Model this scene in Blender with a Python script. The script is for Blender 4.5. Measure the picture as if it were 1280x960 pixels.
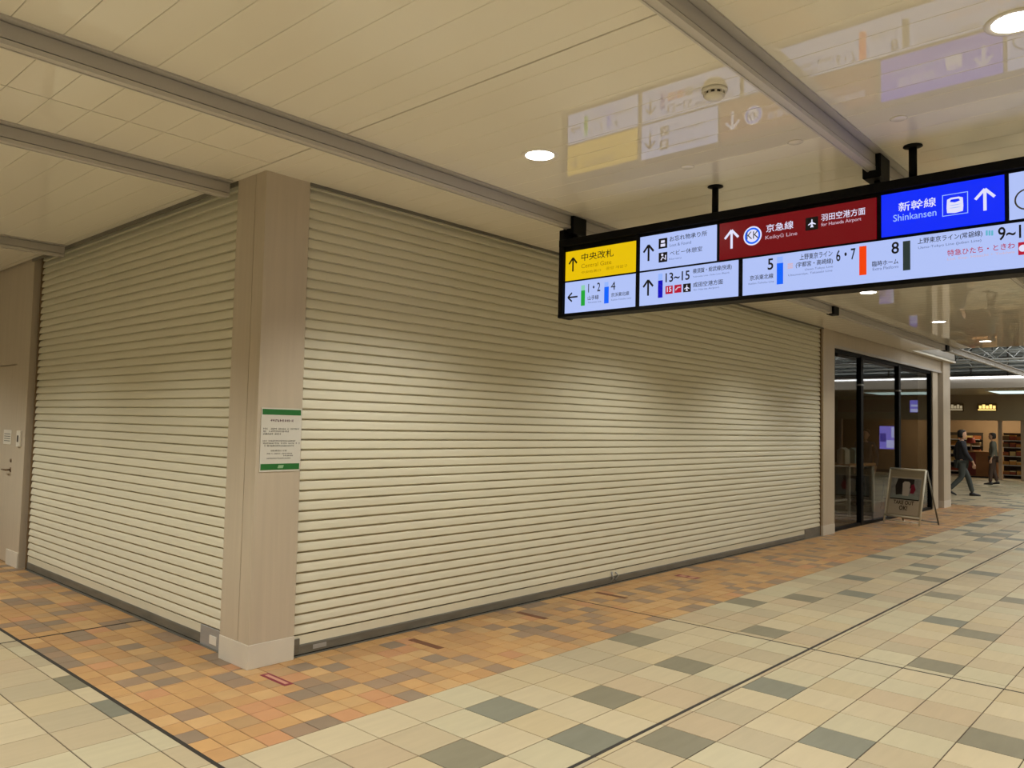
import bpy, bmesh, math, random
from mathutils import Vector, Matrix

for o in list(bpy.data.objects):
    bpy.data.objects.remove(o, do_unlink=True)
SC = bpy.context.scene
COL = SC.collection
RNG = random.Random(7)

# ------------------------------------------------------------------ camera
F_PX = 983.244
YAW, PITCH, ROLL = 0.737415745, 0.0529970212, 0.0224818333
CAM = Vector((-2.6808, -4.6666, 1.60))
_f = Vector((math.cos(YAW) * math.cos(PITCH), math.sin(YAW) * math.cos(PITCH), math.sin(PITCH)))
_r = Vector((math.sin(YAW), -math.cos(YAW), 0))
_u = _r.cross(_f)
RIGHT = math.cos(ROLL) * _r + math.sin(ROLL) * _u
UP = -math.sin(ROLL) * _r + math.cos(ROLL) * _u
FWD = _f
cam_data = bpy.data.cameras.new('camera')
cam = bpy.data.objects.new('camera', cam_data)
COL.objects.link(cam)
cam_data.sensor_width = 36.0
cam_data.lens = F_PX / 1280 * 36.0
cam_data.clip_end = 200
cam.matrix_world = Matrix(((RIGHT.x, UP.x, -FWD.x, CAM.x), (RIGHT.y, UP.y, -FWD.y, CAM.y),
                           (RIGHT.z, UP.z, -FWD.z, CAM.z), (0, 0, 0, 1)))
SC.camera = cam


def ray(px, py):
    return RIGHT * ((px - 640) / F_PX) + UP * (-(py - 480) / F_PX) + FWD


def on_plane(px, py, axis, val):
    """where the line of sight through a photo pixel meets the plane axis = val"""
    d = ray(px, py)
    return CAM + d * ((val - CAM[axis]) / d[axis])


def project(p):
    v = Vector(p) - CAM
    w = v.dot(FWD)
    if w < 0.05:
        return None
    return 640 + F_PX * v.dot(RIGHT) / w, 480 - F_PX * v.dot(UP) / w


OFF_COUNT = {}


def lamp_name(base, p):
    """name of a lamp or its light: ends with _offscreen when it is outside the photograph's frame"""
    q = project(p)
    if q and -15 < q[0] < 1295 and -15 < q[1] < 975:
        return base
    OFF_COUNT[base] = OFF_COUNT.get(base, 0) + 1
    return '%s_%d_offscreen' % (base, OFF_COUNT[base])


# ------------------------------------------------------------------ world and exposure
world = bpy.data.worlds.new('world')
SC.world = world
world.use_nodes = True
bg = world.node_tree.nodes['Background']
bg.inputs[0].default_value = (1.0, 0.93, 0.82, 1)
bg.inputs[1].default_value = 0.0      # indoors: all light comes from the lamps
SC.view_settings.view_transform = 'Standard'
SC.view_settings.look = 'None'
SC.view_settings.gamma = 1.0
SC.view_settings.use_curve_mapping = False
SC.view_settings.exposure = 0.0

LAMP_POWER = 165.0
LAMP_COL = (1.0, 0.976, 0.878)
ZC = 3.25                      # ceiling height


# ------------------------------------------------------------------ materials
def srgb(r, g, b):
    def c(v):
        v /= 255.0
        return v / 12.92 if v <= 0.04045 else ((v + 0.055) / 1.055) ** 2.4
    return (c(r), c(g), c(b), 1)


def mat(name, col, rough=0.5, metal=0.0, noise=None, jitter=0.0, bump=None, spec=0.5, coat=0.0):
    """noise=(scale xyz, amount); jitter = per-object value variation; bump=(scale xyz, strength)"""
    m = bpy.data.materials.new(name)
    m.use_nodes = True
    nt = m.node_tree
    b = nt.nodes['Principled BSDF']
    b.inputs['Base Color'].default_value = col
    b.inputs['Roughness'].default_value = rough
    b.inputs['Metallic'].default_value = metal
    b.inputs['Specular IOR Level'].default_value = spec
    b.inputs['Coat Weight'].default_value = coat
    b.inputs['Coat Roughness'].default_value = 0.06
    src = None
    if noise or bump:
        tc = nt.nodes.new('ShaderNodeTexCoord')
        oi = nt.nodes.new('ShaderNodeObjectInfo')
        off = nt.nodes.new('ShaderNodeVectorMath'); off.operation = 'MULTIPLY_ADD'
        comb = nt.nodes.new('ShaderNodeCombineXYZ')
        for k in range(3):
            nt.links.new(oi.outputs['Random'], comb.inputs[k])
        nt.links.new(comb.outputs[0], off.inputs[0])
        off.inputs[1].default_value = (37, 53, 71)
        nt.links.new(tc.outputs['Object'], off.inputs[2])
    if noise:
        mp = nt.nodes.new('ShaderNodeMapping')
        mp.inputs['Scale'].default_value = noise[0]
        nt.links.new(off.outputs[0], mp.inputs['Vector'])
        n = nt.nodes.new('ShaderNodeTexNoise')
        n.inputs['Scale'].default_value = 1.0
        n.inputs['Detail'].default_value = 5
        nt.links.new(mp.outputs[0], n.inputs['Vector'])
        mr = nt.nodes.new('ShaderNodeMapRange')
        mr.inputs['From Min'].default_value = 0.25
        mr.inputs['From Max'].default_value = 0.75
        mr.inputs['To Min'].default_value = 1 - noise[1]
        mr.inputs['To Max'].default_value = 1 + noise[1]
        nt.links.new(n.outputs['Fac'], mr.inputs['Value'])
        src = mr.outputs[0]
    if jitter:
        oi2 = nt.nodes.new('ShaderNodeObjectInfo')
        mj = nt.nodes.new('ShaderNodeMapRange')
        mj.inputs['To Min'].default_value = 1 - jitter
        mj.inputs['To Max'].default_value = 1 + jitter
        nt.links.new(oi2.outputs['Random'], mj.inputs['Value'])
        if src is None:
            src = mj.outputs[0]
        else:
            mu = nt.nodes.new('ShaderNodeMath'); mu.operation = 'MULTIPLY'
            nt.links.new(src, mu.inputs[0]); nt.links.new(mj.outputs[0], mu.inputs[1])
            src = mu.outputs[0]
    if src is not None:
        vm = nt.nodes.new('ShaderNodeVectorMath'); vm.operation = 'SCALE'
        vm.inputs[0].default_value = col[:3]
        nt.links.new(src, vm.inputs['Scale'])
        nt.links.new(vm.outputs[0], b.inputs['Base Color'])
    if bump:
        mp = nt.nodes.new('ShaderNodeMapping')
        mp.inputs['Scale'].default_value = bump[0]
        nt.links.new(off.outputs[0], mp.inputs['Vector'])
        n = nt.nodes.new('ShaderNodeTexNoise')
        n.inputs['Scale'].default_value = 1.0
        n.inputs['Detail'].default_value = 3
        nt.links.new(mp.outputs[0], n.inputs['Vector'])
        bp = nt.nodes.new('ShaderNodeBump')
        bp.inputs['Strength'].default_value = bump[1]
        bp.inputs['Distance'].default_value = 0.002
        nt.links.new(n.outputs['Fac'], bp.inputs['Height'])
        nt.links.new(bp.outputs[0], b.inputs['Normal'])
    return m


def emit(name, col, strength=1.0, base=(0.02, 0.02, 0.02, 1), rough=0.25):
    m = bpy.data.materials.new(name)
    m.use_nodes = True
    b = m.node_tree.nodes['Principled BSDF']
    b.inputs['Base Color'].default_value = base
    b.inputs['Roughness'].default_value = rough
    b.inputs['Emission Color'].default_value = col
    b.inputs['Specular IOR Level'].default_value = 0.2
    b.inputs['Emission Strength'].default_value = strength
    return m


def glass_mat(name, tint, ior=1.5):
    m = bpy.data.materials.new(name)
    m.use_nodes = True
    nt = m.node_tree
    nt.nodes.clear()
    out = nt.nodes.new('ShaderNodeOutputMaterial')
    fr = nt.nodes.new('ShaderNodeFresnel')
    ge = nt.nodes.new('ShaderNodeNewGeometry')
    mi = nt.nodes.new('ShaderNodeMapRange')             # the same reflectance from either face of the pane
    mi.inputs['To Min'].default_value = ior
    mi.inputs['To Max'].default_value = 1 / ior
    nt.links.new(ge.outputs['Backfacing'], mi.inputs['Value'])
    nt.links.new(mi.outputs[0], fr.inputs['IOR'])
    tr = nt.nodes.new('ShaderNodeBsdfTransparent'); tr.inputs[0].default_value = tint
    gl = nt.nodes.new('ShaderNodeBsdfGlossy'); gl.inputs['Roughness'].default_value = 0.01
    mx = nt.nodes.new('ShaderNodeMixShader')
    nt.links.new(fr.outputs[0], mx.inputs[0])
    nt.links.new(tr.outputs[0], mx.inputs[1])
    nt.links.new(gl.outputs[0], mx.inputs[2])
    nt.links.new(mx.outputs[0], out.inputs[0])
    return m


M = {}
M['grout'] = mat('grout', srgb(66, 52, 40), 0.8)
M['joint'] = mat('joint_rubber', srgb(38, 34, 30), 0.7)
_tn = ((3, 22, 8), 0.05)
for i, c in enumerate([(183, 170, 142), (174, 160, 133), (180, 165, 134), (168, 156, 131), (175, 158, 131), (180, 171, 144)]):
    M['cream%d' % i] = mat('cream_tile_%d' % i, srgb(*c), 0.42, noise=_tn, jitter=0.03, spec=0.4)
for i, c in enumerate([(124, 119, 101), (119, 119, 106)]):
    M['slate%d' % i] = mat('slate_tile_%d' % i, srgb(*c), 0.42, noise=((4, 20, 8), 0.08), jitter=0.06, spec=0.4)
for i, c in enumerate([(184, 144, 96), (176, 136, 92), (188, 152, 106), (182, 134, 96), (134, 116, 98), (144, 120, 98), (168, 136, 98)]):
    M['terra%d' % i] = mat('terracotta_tile_%d' % i, srgb(*c), 0.42, noise=((9, 9, 9), 0.07), jitter=0.05, spec=0.4)
M['plank'] = mat('ceiling_plank', srgb(236, 231, 218), 0.02, jitter=0.012, spec=0.55)
M['ceil_dark'] = mat('ceiling_void', srgb(104, 96, 86), 0.9)
M['slat'] = mat('ivory_slat', srgb(222, 218, 198), 0.34, noise=((0.6, 0.6, 5), 0.02), jitter=0.02, spec=0.4)
M['pillar'] = mat('pale_wood_panel', srgb(196, 184, 166), 0.38, noise=((26, 26, 1.4), 0.05), spec=0.4)
M['base_white'] = mat('white_base_plate', srgb(216, 210, 198), 0.45, noise=((5, 5, 5), 0.04))
M['steel'] = mat('brushed_steel', srgb(168, 170, 172), 0.34, 0.35, noise=((3, 3, 60), 0.08))
M['rail'] = mat('grey_rail', srgb(186, 182, 178), 0.40, 0.15)
M['rail_line'] = mat('rail_dark_line', srgb(58, 52, 46), 0.6)
M['rail_lip'] = mat('rail_lip', srgb(198, 194, 188), 0.38, 0.15)
M['bar'] = mat('bottom_bar', srgb(116, 114, 106), 0.42, 0.3, noise=((5, 5, 20), 0.2))
M['bronze'] = mat('bronze_guide', srgb(128, 108, 84), 0.45, 0.5)
M['black'] = mat('black_metal', srgb(7, 8, 9), 0.55, 0.0, spec=0.15)
M['black_soft'] = mat('black_matt', srgb(26, 25, 24), 0.7)
M['white'] = mat('white_plastic', srgb(226, 222, 212), 0.4)
M['wall'] = mat('painted_wall', srgb(226, 218, 200), 0.5, noise=((3, 3, 3), 0.02))
M['wall_warm'] = mat('far_wall', srgb(176, 150, 112), 0.6)
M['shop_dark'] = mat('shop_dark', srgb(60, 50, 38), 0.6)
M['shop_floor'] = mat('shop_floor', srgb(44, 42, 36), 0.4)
M['tape'] = mat('purple_tape', srgb(120, 30, 52), 0.5)
M['tape_white'] = mat('tape_print', srgb(188, 138, 118), 0.5)
M['tape_brown'] = mat('worn_tape', srgb(104, 62, 40), 0.5)
M['glass'] = glass_mat('shop_glass', (0.80, 0.80, 0.77, 1))
M['lamp_lens'] = emit('lamp_lens', (1, 0.96, 0.88, 1), 14.0, (0.8, 0.8, 0.8, 1))
M['sg_white'] = emit('sign_white', (0.47, 0.58, 1.0, 1), 0.92)
M['sg_yellow'] = emit('sign_yellow', (0.86, 0.56, 0.0, 1), 0.92)
M['sg_red'] = emit('sign_red', (0.15, 0.0, 0.004, 1), 1.0)
M['sg_blue'] = emit('sign_blue', (0.0, 0.022, 0.95, 1), 1.0)
M['sg_lwhite'] = emit('sign_white_letters', (0.74, 0.74, 0.95, 1), 1.0)
M['sg_lpink'] = emit('sign_pink_letters', (0.62, 0.45, 0.55, 1), 1.0)
M['sg_lblue'] = emit('sign_pale_blue', (0.30, 0.46, 0.96, 1), 1.0)
M['sg_green'] = emit('bar_green', (0.01, 0.36, 0.035, 1), 1.0)
M['sg_lgreen'] = emit('bar_pale_green', (0.25, 0.62, 0.42, 1), 1.0)
M['sg_cyan'] = emit('bar_blue', (0.0, 0.125, 0.95, 1), 1.0)
M['sg_navy'] = emit('bar_navy', (0.0, 0.0, 0.48, 1), 1.0)
M['sg_orange'] = emit('bar_orange', (0.88, 0.05, 0.0, 1), 1.0)
M['sg_dkgreen'] = emit('bar_dark_green', (0.02, 0.035, 0.032, 1), 1.0)
M['sg_crimson'] = emit('sign_crimson', (0.45, 0.004, 0.03, 1), 1.0)
M['sg_teal'] = emit('sign_teal', (0.12, 0.45, 0.6, 1), 1.0)
M['ink'] = mat('sign_ink', srgb(14, 15, 26), 0.5)
M['ink_soft'] = emit('sign_ink_fine', (0.10, 0.13, 0.28, 1), 1.0)
M['ink_brown'] = mat('sign_ink_brown', srgb(58, 34, 6), 0.5)
M['ink_olive'] = emit('sign_ink_olive', (0.33, 0.17, 0.0, 1), 1.0)
M['paper'] = mat('poster_paper', srgb(214, 212, 204), 0.35)
M['green_band'] = mat('poster_green', srgb(38, 112, 52), 0.4)
M['green_pale'] = mat('poster_pale_green', srgb(150, 190, 150), 0.4)
M['print_grey'] = mat('poster_print', srgb(104, 104, 100), 0.6)
M['print_plum'] = mat('poster_title', srgb(92, 60, 78), 0.6)


# ------------------------------------------------------------------ object helpers
def tag(o, label=None, cat=None, group=None, kind=None):
    if label: o['label'] = label
    if cat: o['category'] = cat
    if group: o['group'] = group
    if kind: o['kind'] = kind
    return o


def empty(name, loc=(0, 0, 0), rz=0.0):
    o = bpy.data.objects.new(name, None)
    o.empty_display_size = 0.1
    COL.objects.link(o)
    o.location = loc
    o.rotation_euler = (0, 0, rz)
    return o


def link(name, me, parent=None):
    o = bpy.data.objects.new(name, me)
    COL.objects.link(o)
    if parent is not None:
        o.parent = parent
    return o


class MB:
    def __init__(self):
        self.v, self.f, self.mi, self.sm = [], [], [], []
        self.cur = 0
        self.smooth = False

    def face(self, idx):
        self.f.append(tuple(idx)); self.mi.append(self.cur); self.sm.append(self.smooth)

    def add(self, vs, fs):
        b = len(self.v)
        self.v += [tuple(v) for v in vs]
        for f in fs:
            self.face([b + i for i in f])
        return self

    def box(self, x0, x1, y0, y1, z0, z1, mtx=None):
        vs = [Vector((x, y, z)) for z in (z0, z1) for y in (y0, y1) for x in (x0, x1)]
        if mtx is not None:
            vs = [mtx @ v for v in vs]
        return self.add(vs, [(0, 2, 3, 1), (4, 5, 7, 6), (0, 1, 5, 4), (2, 6, 7, 3), (0, 4, 6, 2), (1, 3, 7, 5)])

    def cbox(self, x0, x1, y0, y1, z0, z1, c=0.004):
        """box with chamfered edges (all 12)"""
        bm = bmesh.new()
        bmesh.ops.create_cube(bm, size=1)
        for v in bm.verts:
            v.co = Vector(((x0 + x1) / 2 + v.co.x * (x1 - x0), (y0 + y1) / 2 + v.co.y * (y1 - y0),
                           (z0 + z1) / 2 + v.co.z * (z1 - z0)))
        bmesh.ops.bevel(bm, geom=bm.edges[:], offset=c, segments=1, affect='EDGES')
        bm.verts.index_update()
        self.add([v.co.copy() for v in bm.verts], [[v.index for v in f.verts] for f in bm.faces])
        bm.free()
        return self

    def tile(self, x0, x1, y0, y1, zt, zb, c=0.002):
        """paving piece: chamfered top, sides, no underside"""
        vs = [(x0 + c, y0 + c, zt), (x1 - c, y0 + c, zt), (x1 - c, y1 - c, zt), (x0 + c, y1 - c, zt),
              (x0, y0, zt - c), (x1, y0, zt - c), (x1, y1, zt - c), (x0, y1, zt - c),
              (x0, y0, zb), (x1, y0, zb), (x1, y1, zb), (x0, y1, zb)]
        fs = [(0, 1, 2, 3)]
        for k in range(4):
            n = (k + 1) % 4
            fs += [(4 + k, 4 + n, n, k), (8 + k, 8 + n, 4 + n, 4 + k)]
        return self.add(vs, fs)

    def prism(self, prof, axis, a, b, close=True):
        """extrude a profile (list of 2D pts in the other two axes) from a to b along axis"""
        n = len(prof)
        def p3(p, t):
            if axis == 0: return (t, p[0], p[1])
            if axis == 1: return (p[0], t, p[1])
            return (p[0], p[1], t)
        vs = [p3(p, a) for p in prof] + [p3(p, b) for p in prof]
        fs = []
        rng = range(n) if close else range(n - 1)
        for k in rng:
            m = (k + 1) % n
            fs.append((k, m, n + m, n + k))
        if close:
            fs.append(tuple(range(n))[::-1]); fs.append(tuple(range(n, 2 * n)))
        return self.add(vs, fs)

    def tube(self, pts, r, seg=10, caps=True):
        pts = [Vector(p) for p in pts]
        rs = r if isinstance(r, (list, tuple)) else [r] * len(pts)
        rings = []
        b = len(self.v)
        prev = None
        for i, p in enumerate(pts):
            if i == 0: d = pts[1] - p
            elif i == len(pts) - 1: d = p - pts[i - 1]
            else: d = (pts[i + 1] - p).normalized() + (p - pts[i - 1]).normalized()
            d.normalize()
            if prev is None:
                prev = Vector((0, 0, 1)) if abs(d.z) < 0.9 else Vector((1, 0, 0))
            s = d.cross(prev).normalized()
            t = s.cross(d).normalized()
            prev = t
            for k in range(seg):
                a = 2 * math.pi * k / seg
                self.v.append(tuple(p + (s * math.cos(a) + t * math.sin(a)) * rs[i]))
        old = self.smooth
        self.smooth = True
        for i in range(len(pts) - 1):
            for k in range(seg):
                m = (k + 1) % seg
                self.face((b + i * seg + k, b + i * seg + m, b + (i + 1) * seg + m, b + (i + 1) * seg + k))
        self.smooth = old
        if caps:
            self.face([b + k for k in range(seg)][::-1])
            self.face([b + (len(pts) - 1) * seg + k for k in range(seg)])
        return self

    def lathe(self, prof, center=(0, 0, 0), seg=28, mtx=None):
        """prof: list of (r, z); r=0 closes"""
        b = len(self.v)
        idx = []
        for r, z in prof:
            row = []
            for k in range(1 if r < 1e-6 else seg):
                a = 2 * math.pi * k / seg
                p = Vector((r * math.cos(a), r * math.sin(a), z))
                if mtx is not None: p = mtx @ p
                self.v.append(tuple(p + Vector(center)))
                row.append(len(self.v) - 1)
            idx.append(row)
        old = self.smooth; self.smooth = True
        for i in range(len(idx) - 1):
            A, B = idx[i], idx[i + 1]
            for k in range(seg):
                m = (k + 1) % seg
                if len(A) == 1 and len(B) == 1: continue
                if len(A) == 1: self.face((A[0], B[m], B[k]))
                elif len(B) == 1: self.face((A[k], A[m], B[0]))
                else: self.face((A[k], A[m], B[m], B[k]))
        self.smooth = old
        return self

    def mesh(self, name, mats):
        me = bpy.data.meshes.new(name)
        me.from_pydata(self.v, [], self.f)
        if not isinstance(mats, (list, tuple)): mats = [mats]
        for m in mats: me.materials.append(m)
        me.polygons.foreach_set('material_index', self.mi)
        me.polygons.foreach_set('use_smooth', self.sm)
        bm = bmesh.new(); bm.from_mesh(me)
        bmesh.ops.recalc_face_normals(bm, faces=bm.faces[:])
        bm.to_mesh(me); bm.free()
        me.update()
        return me

    def build(self, name, mats, parent=None):
        return link(name, self.mesh(name, mats), parent)


def box_obj(name, b, m, parent=None, c=0.0):
    mb = MB()
    if c: mb.cbox(*b, c=c)
    else: mb.box(*b)
    return mb.build(name, m, parent)


def struct(o):
    o['kind'] = 'structure'
    return o


# ================================================================== FLOOR
JX, JY, JLX, JLY = 3.22, -2.35, -0.807, 1.715      # the dark expansion joints
OR_Y = -1.15                                       # edge of the terracotta band
FX0, FX1, FY0, FY1 = -9.0, 40.0, -14.0, 9.0
floor = struct(MB().box(FX0, FX1, FY0, FY1, -0.12, -0.0035).build('floor', M['grout']))

cells = []         # (kind, x0, x1, y0, y1)


def lines(a, b, phase, pitch):
    """cell borders from a to b with lines at phase + k*pitch"""
    k = math.ceil((a - phase) / pitch + 1e-4)
    out = [a]
    while phase + k * pitch < b - 1e-4:
        out.append(phase + k * pitch); k += 1
    out.append(b)
    return out


def fill(kind, x0, x1, y0, y1, px, py, pitch):
    xs, ys = lines(x0, x1, px, pitch), lines(y0, y1, py, pitch)
    for i in range(len(xs) - 1):
        for j in range(len(ys) - 1):
            if xs[i + 1] - xs[i] > 0.012 and ys[j + 1] - ys[j] > 0.012:
                cells.append((kind, xs[i], xs[i + 1], ys[j], ys[j + 1]))


W = 0.009                                         # half width of an expansion joint
# terracotta band in front of the two shutters
fill('t', JLX + W, JX - W, OR_Y, 0.07, 1.42, OR_Y, 0.15)
fill('t', JX + W, 18.0, OR_Y, 0.10, 3.30, OR_Y, 0.15)
fill('t', JLX + W, 0.09, 0.07, JLY - W, 1.42, OR_Y, 0.15)
fill('t', JLX + W, 0.09, JLY + W, 9.0, 1.42, OR_Y, 0.15)
# cream paving
fill('c', JLX + W, JX - W, JY + W, OR_Y, 1.42, JY, 0.30)
fill('c', JX + W, 32.5, JY + W, OR_Y, 3.30, JY, 0.30)
fill('c', 18.0, 32.5, OR_Y, 4.0, 3.30, JY, 0.30)
fill('c', JLX + W, JX - W, -9.0, JY - W, 1.42, -2.39, 0.30)
fill('c', JX + W, 32.5, -9.0, JY - W, 3.30, -2.39, 0.30)
fill('c', -6.0, JLX - W, -9.0, JLY - W, -0.922, -0.84, 0.30)
fill('c', -6.0, JLX - W, JLY + W, 9.0, -0.922, JLY, 0.30)

dark_spots = [(0.081, -1.874), (0.663, -1.587), (0.672, -2.194), (1.266, -1.896), (2.454, -1.286), (2.172, -1.887),
              (0.948, -2.524), (4.378, -1.291), (4.965, -1.59), (6.439, -1.603), (5.573, -1.899), (3.459, -1.901),
              (2.169, -2.512), (1.562, -3.142), (2.175, -3.745), (3.44, -3.142), (4.933, -2.836), (4.653, -3.142),
              (6.158, -2.521), (7.086, -2.168), (7.347, -1.905), (7.953, -1.911), (8.849, -1.597), (9.156, -1.913),
              (8.305, -1.281), (7.99, -2.528), (6.495, -3.068), (9.714, -1.91), (10.397, -1.279), (11.743, -1.578),
              (-0.865, 0.525), (-0.861, -0.081)]


def cell_mat(kind, x0, x1, y0, y1):
    cx, cy = (x0 + x1) / 2, (y0 + y1) / 2
    if kind == 't':
        return 'terra%d' % RNG.choices(range(7), (26, 20, 18, 8, 12, 12, 16))[0]
    for dx, dy in dark_spots:
        if x0 < dx < x1 and y0 < dy < y1:
            return 'slate%d' % RNG.randrange(2)
    known = project((cx, cy, 0))
    if (cx > 10.5 or cy < -4.2 or cx < -2.2) and RNG.random() < 0.13:
        return 'slate%d' % RNG.randrange(2)
    return 'cream%d' % RNG.choices(range(6), (26, 20, 16, 16, 10, 18))[0]


def seen_area(x0, x1, y0, y1):
    q = [project(p) for p in ((x0, y0, 0), (x1, y0, 0), (x1, y1, 0), (x0, y1, 0))]
    if any(p is None for p in q): return 0
    cx, cy = sum(p[0] for p in q) / 4, sum(p[1] for p in q) / 4
    if not (-30 < cx < 1310 and 500 < cy < 990): return 0
    # hidden behind the shutters / pillar
    mx, my = (x0 + x1) / 2, (y0 + y1) / 2
    if mx > 0.09 and my > 0.07 and mx < 17: return 0
    a = 0
    for k in range(4):
        m = (k + 1) % 4
        a += q[k][0] * q[m][1] - q[m][0] * q[k][1]
    return abs(a) / 2


rank = {'t': [], 'c': []}
for i, c in enumerate(cells):
    rank[c[0]].append((seen_area(*c[1:]), i))
single = set()
for k in rank:
    rank[k].sort(reverse=True)
    single |= {i for a, i in rank[k][:300] if a > 1}
tile_mesh = {}
rest = {'t': MB(), 'c': MB()}
rest_mats = {'t': ['terra%d' % i for i in range(7)],
             'c': ['cream%d' % i for i in range(6)] + ['slate0', 'slate1']}
for i, (k, x0, x1, y0, y1) in enumerate(cells):
    g = 0.0029 if k == 'c' else 0.0026
    mn = cell_mat(k, x0, x1, y0, y1)
    hx, hy = (x1 - x0) / 2 - g, (y1 - y0) / 2 - g
    if i in single:
        key = (mn, round(hx, 4), round(hy, 4))
        if key not in tile_mesh:
            tile_mesh[key] = MB().tile(-hx, hx, -hy, hy, 0, -0.006, 0.0012).mesh('tile', M[mn])
        o = link('terracotta_tile' if k == 't' else 'paving_tile', tile_mesh[key], floor)
        o.location = ((x0 + x1) / 2, (y0 + y1) / 2, 0)
    else:
        mb = rest[k]
        mb.cur = rest_mats[k].index(mn)
        mb.tile(x0 + g, x1 - g, y0 + g, y1 - g, 0, -0.005, 0.001)
for k, nm in (('t', 'far_terracotta_tiles'), ('c', 'far_paving_tiles')):
    tag(rest[k].build(nm, [M[n] for n in rest_mats[k]], floor), kind='stuff')
for b in ((JX - W, JX + W, -9, 0.07), (JLX - W * 1.3, JLX + W * 1.3, -9, 9)):
    box_obj('expansion_joint', (b[0], b[1], b[2], b[3], -0.005, -0.0005), M['joint'], floor)
box_obj('expansion_joint', (JLX, 32.5, JY - W, JY + W, -0.005, -0.0006), M['joint'], floor)
box_obj('expansion_joint', (-6, 0.07, JLY - W, JLY + W, -0.005, -0.0006), M['joint'], floor)

# ================================================================== CEILING
CEX = 14.0                                        # edge of the low ceiling
ceiling = struct(MB().box(-9, CEX, -14, 0.35, ZC + 0.045, ZC + 0.2).box(-9, 0.35, 0.35, 9, ZC + 0.045, ZC + 0.2)
                 .box(CEX, 17.4, -0.09, 0.35, ZC + 0.045, ZC + 0.2).build('ceiling', M['ceil_dark']))
plank_mesh = {}
far_planks = MB()


def plank(x0, x1, y0, y1):
    g = 0.0010
    x0 += g; x1 -= g
    hx, hy, c = (x1 - x0) / 2, (y1 - y0) / 2, 0.0020
    q = [project(p) for p in ((x0, y0, ZC), (x1, y0, ZC), (x0, y1, ZC), (x1, y1, ZC), ((x0 + x1) / 2, (y0 + y1) / 2, ZC))]
    vis = any(p and -20 < p[0] < 1300 and -60 < p[1] < 480 for p in q) and x1 < 9
    prof = [(-hx, 0.05), (-hx, c), (-hx + c, 0), (hx - c, 0), (hx, c), (hx, 0.05)]
    if vis:
        key = (round(hx, 4), round(hy, 4))
        if key not in plank_mesh:
            plank_mesh[key] = MB().prism(prof, 1, -hy, hy).mesh('plank', M['plank'])
        o = link('ceiling_plank', plank_mesh[key], ceiling)
        o.location = ((x0 + x1) / 2, (y0 + y1) / 2, ZC)
    else:
        far_planks.prism([((x0 + x1) / 2 + a, ZC + b) for a, b in prof], 1, y0, y1)


def plank_field(x0, x1, y0, y1, phase=-0.145):
    xs = lines(x0, x1, phase, 0.2)
    for i in range(len(xs) - 1):
        if xs[i + 1] - xs[i] > 0.02:
            plank(xs[i], xs[i + 1], y0, y1)


SEAM = -0.055
BEAM_Y = {'R': -3.175, '1': -0.92, '2': 0.43, '3': 3.66}
for ya, yb in ((-14, -9.95), (-9.94, -7.69), (-7.68, -5.43), (-5.42, BEAM_Y['R'] + 0.02), (BEAM_Y['R'] + 0.02, BEAM_Y['1'] + 0.02)):
    plank_field(-9, SEAM - 0.004, ya, yb)
    plank_field(SEAM + 0.004, CEX, ya, yb)
plank_field(-9, SEAM - 0.005, BEAM_Y['1'] + 0.02, -0.155)
plank_field(-9, SEAM - 0.005, -0.145, BEAM_Y['2'] + 0.02)
plank_field(SEAM + 0.006, CEX, BEAM_Y['1'] + 0.02, 0.0)
plank_field(CEX, 17.4, -0.12, 0.0)
plank_field(-9, SEAM - 0.003, BEAM_Y['2'] + 0.02, BEAM_Y['3'] + 0.02)
plank_field(-9, SEAM - 0.003, BEAM_Y['3'] + 0.02, 9.0)
box_obj('ceiling_plank', (SEAM + 0.002, -0.004, 0.001, 9.0, ZC, ZC + 0.045), M['plank'], ceiling)
tag(far_planks.build('far_ceiling_planks', M['plank'], ceiling), kind='stuff')


def beam(n, yw, x0, x1, clamps=()):
    """rail hanging along x: top flange, web, lower lip"""
    w = struct(MB().box(x0, x1, yw, yw + 0.04, ZC - 0.080, ZC - 0.0145).build('trim_%d' % n, M['rail']))
    box_obj('top_flange', (x0, x1, yw - 0.042, yw + 0.082, ZC - 0.010, ZC + 0.001), M['rail'], w)
    box_obj('neck', (x0, x1, yw + 0.010, yw + 0.030, ZC - 0.0150, ZC - 0.0095), M['rail'], w)
    box_obj('neck', (x0, x1, yw + 0.010, yw + 0.030, ZC - 0.086, ZC - 0.079), M['rail'], w)
    box_obj('lower_lip', (x0, x1 , yw - 0.002, yw + 0.042, ZC - 0.107, ZC - 0.085), M['rail_lip'], w)
    box_obj('edge_strip', (x0, x1, yw + 0.036, yw + 0.046, ZC - 0.112, ZC - 0.100), M['rail_lip'], w)
    for cx in clamps:
        box_obj('rail_clamp', (cx - 0.09, cx + 0.09, yw - 0.03, yw + 0.07, ZC - 0.118, ZC - 0.009), M['black'], w, 0.006)
    return w


beam(1, BEAM_Y['1'], -9, 24, (7.65, 13.2))
beam(2, BEAM_Y['R'], -9, CEX)
beam(3, BEAM_Y['2'], -9, -0.03)
beam(4, BEAM_Y['3'], -9, -0.02)
beam(5, -5.43, -9, CEX)

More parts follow.
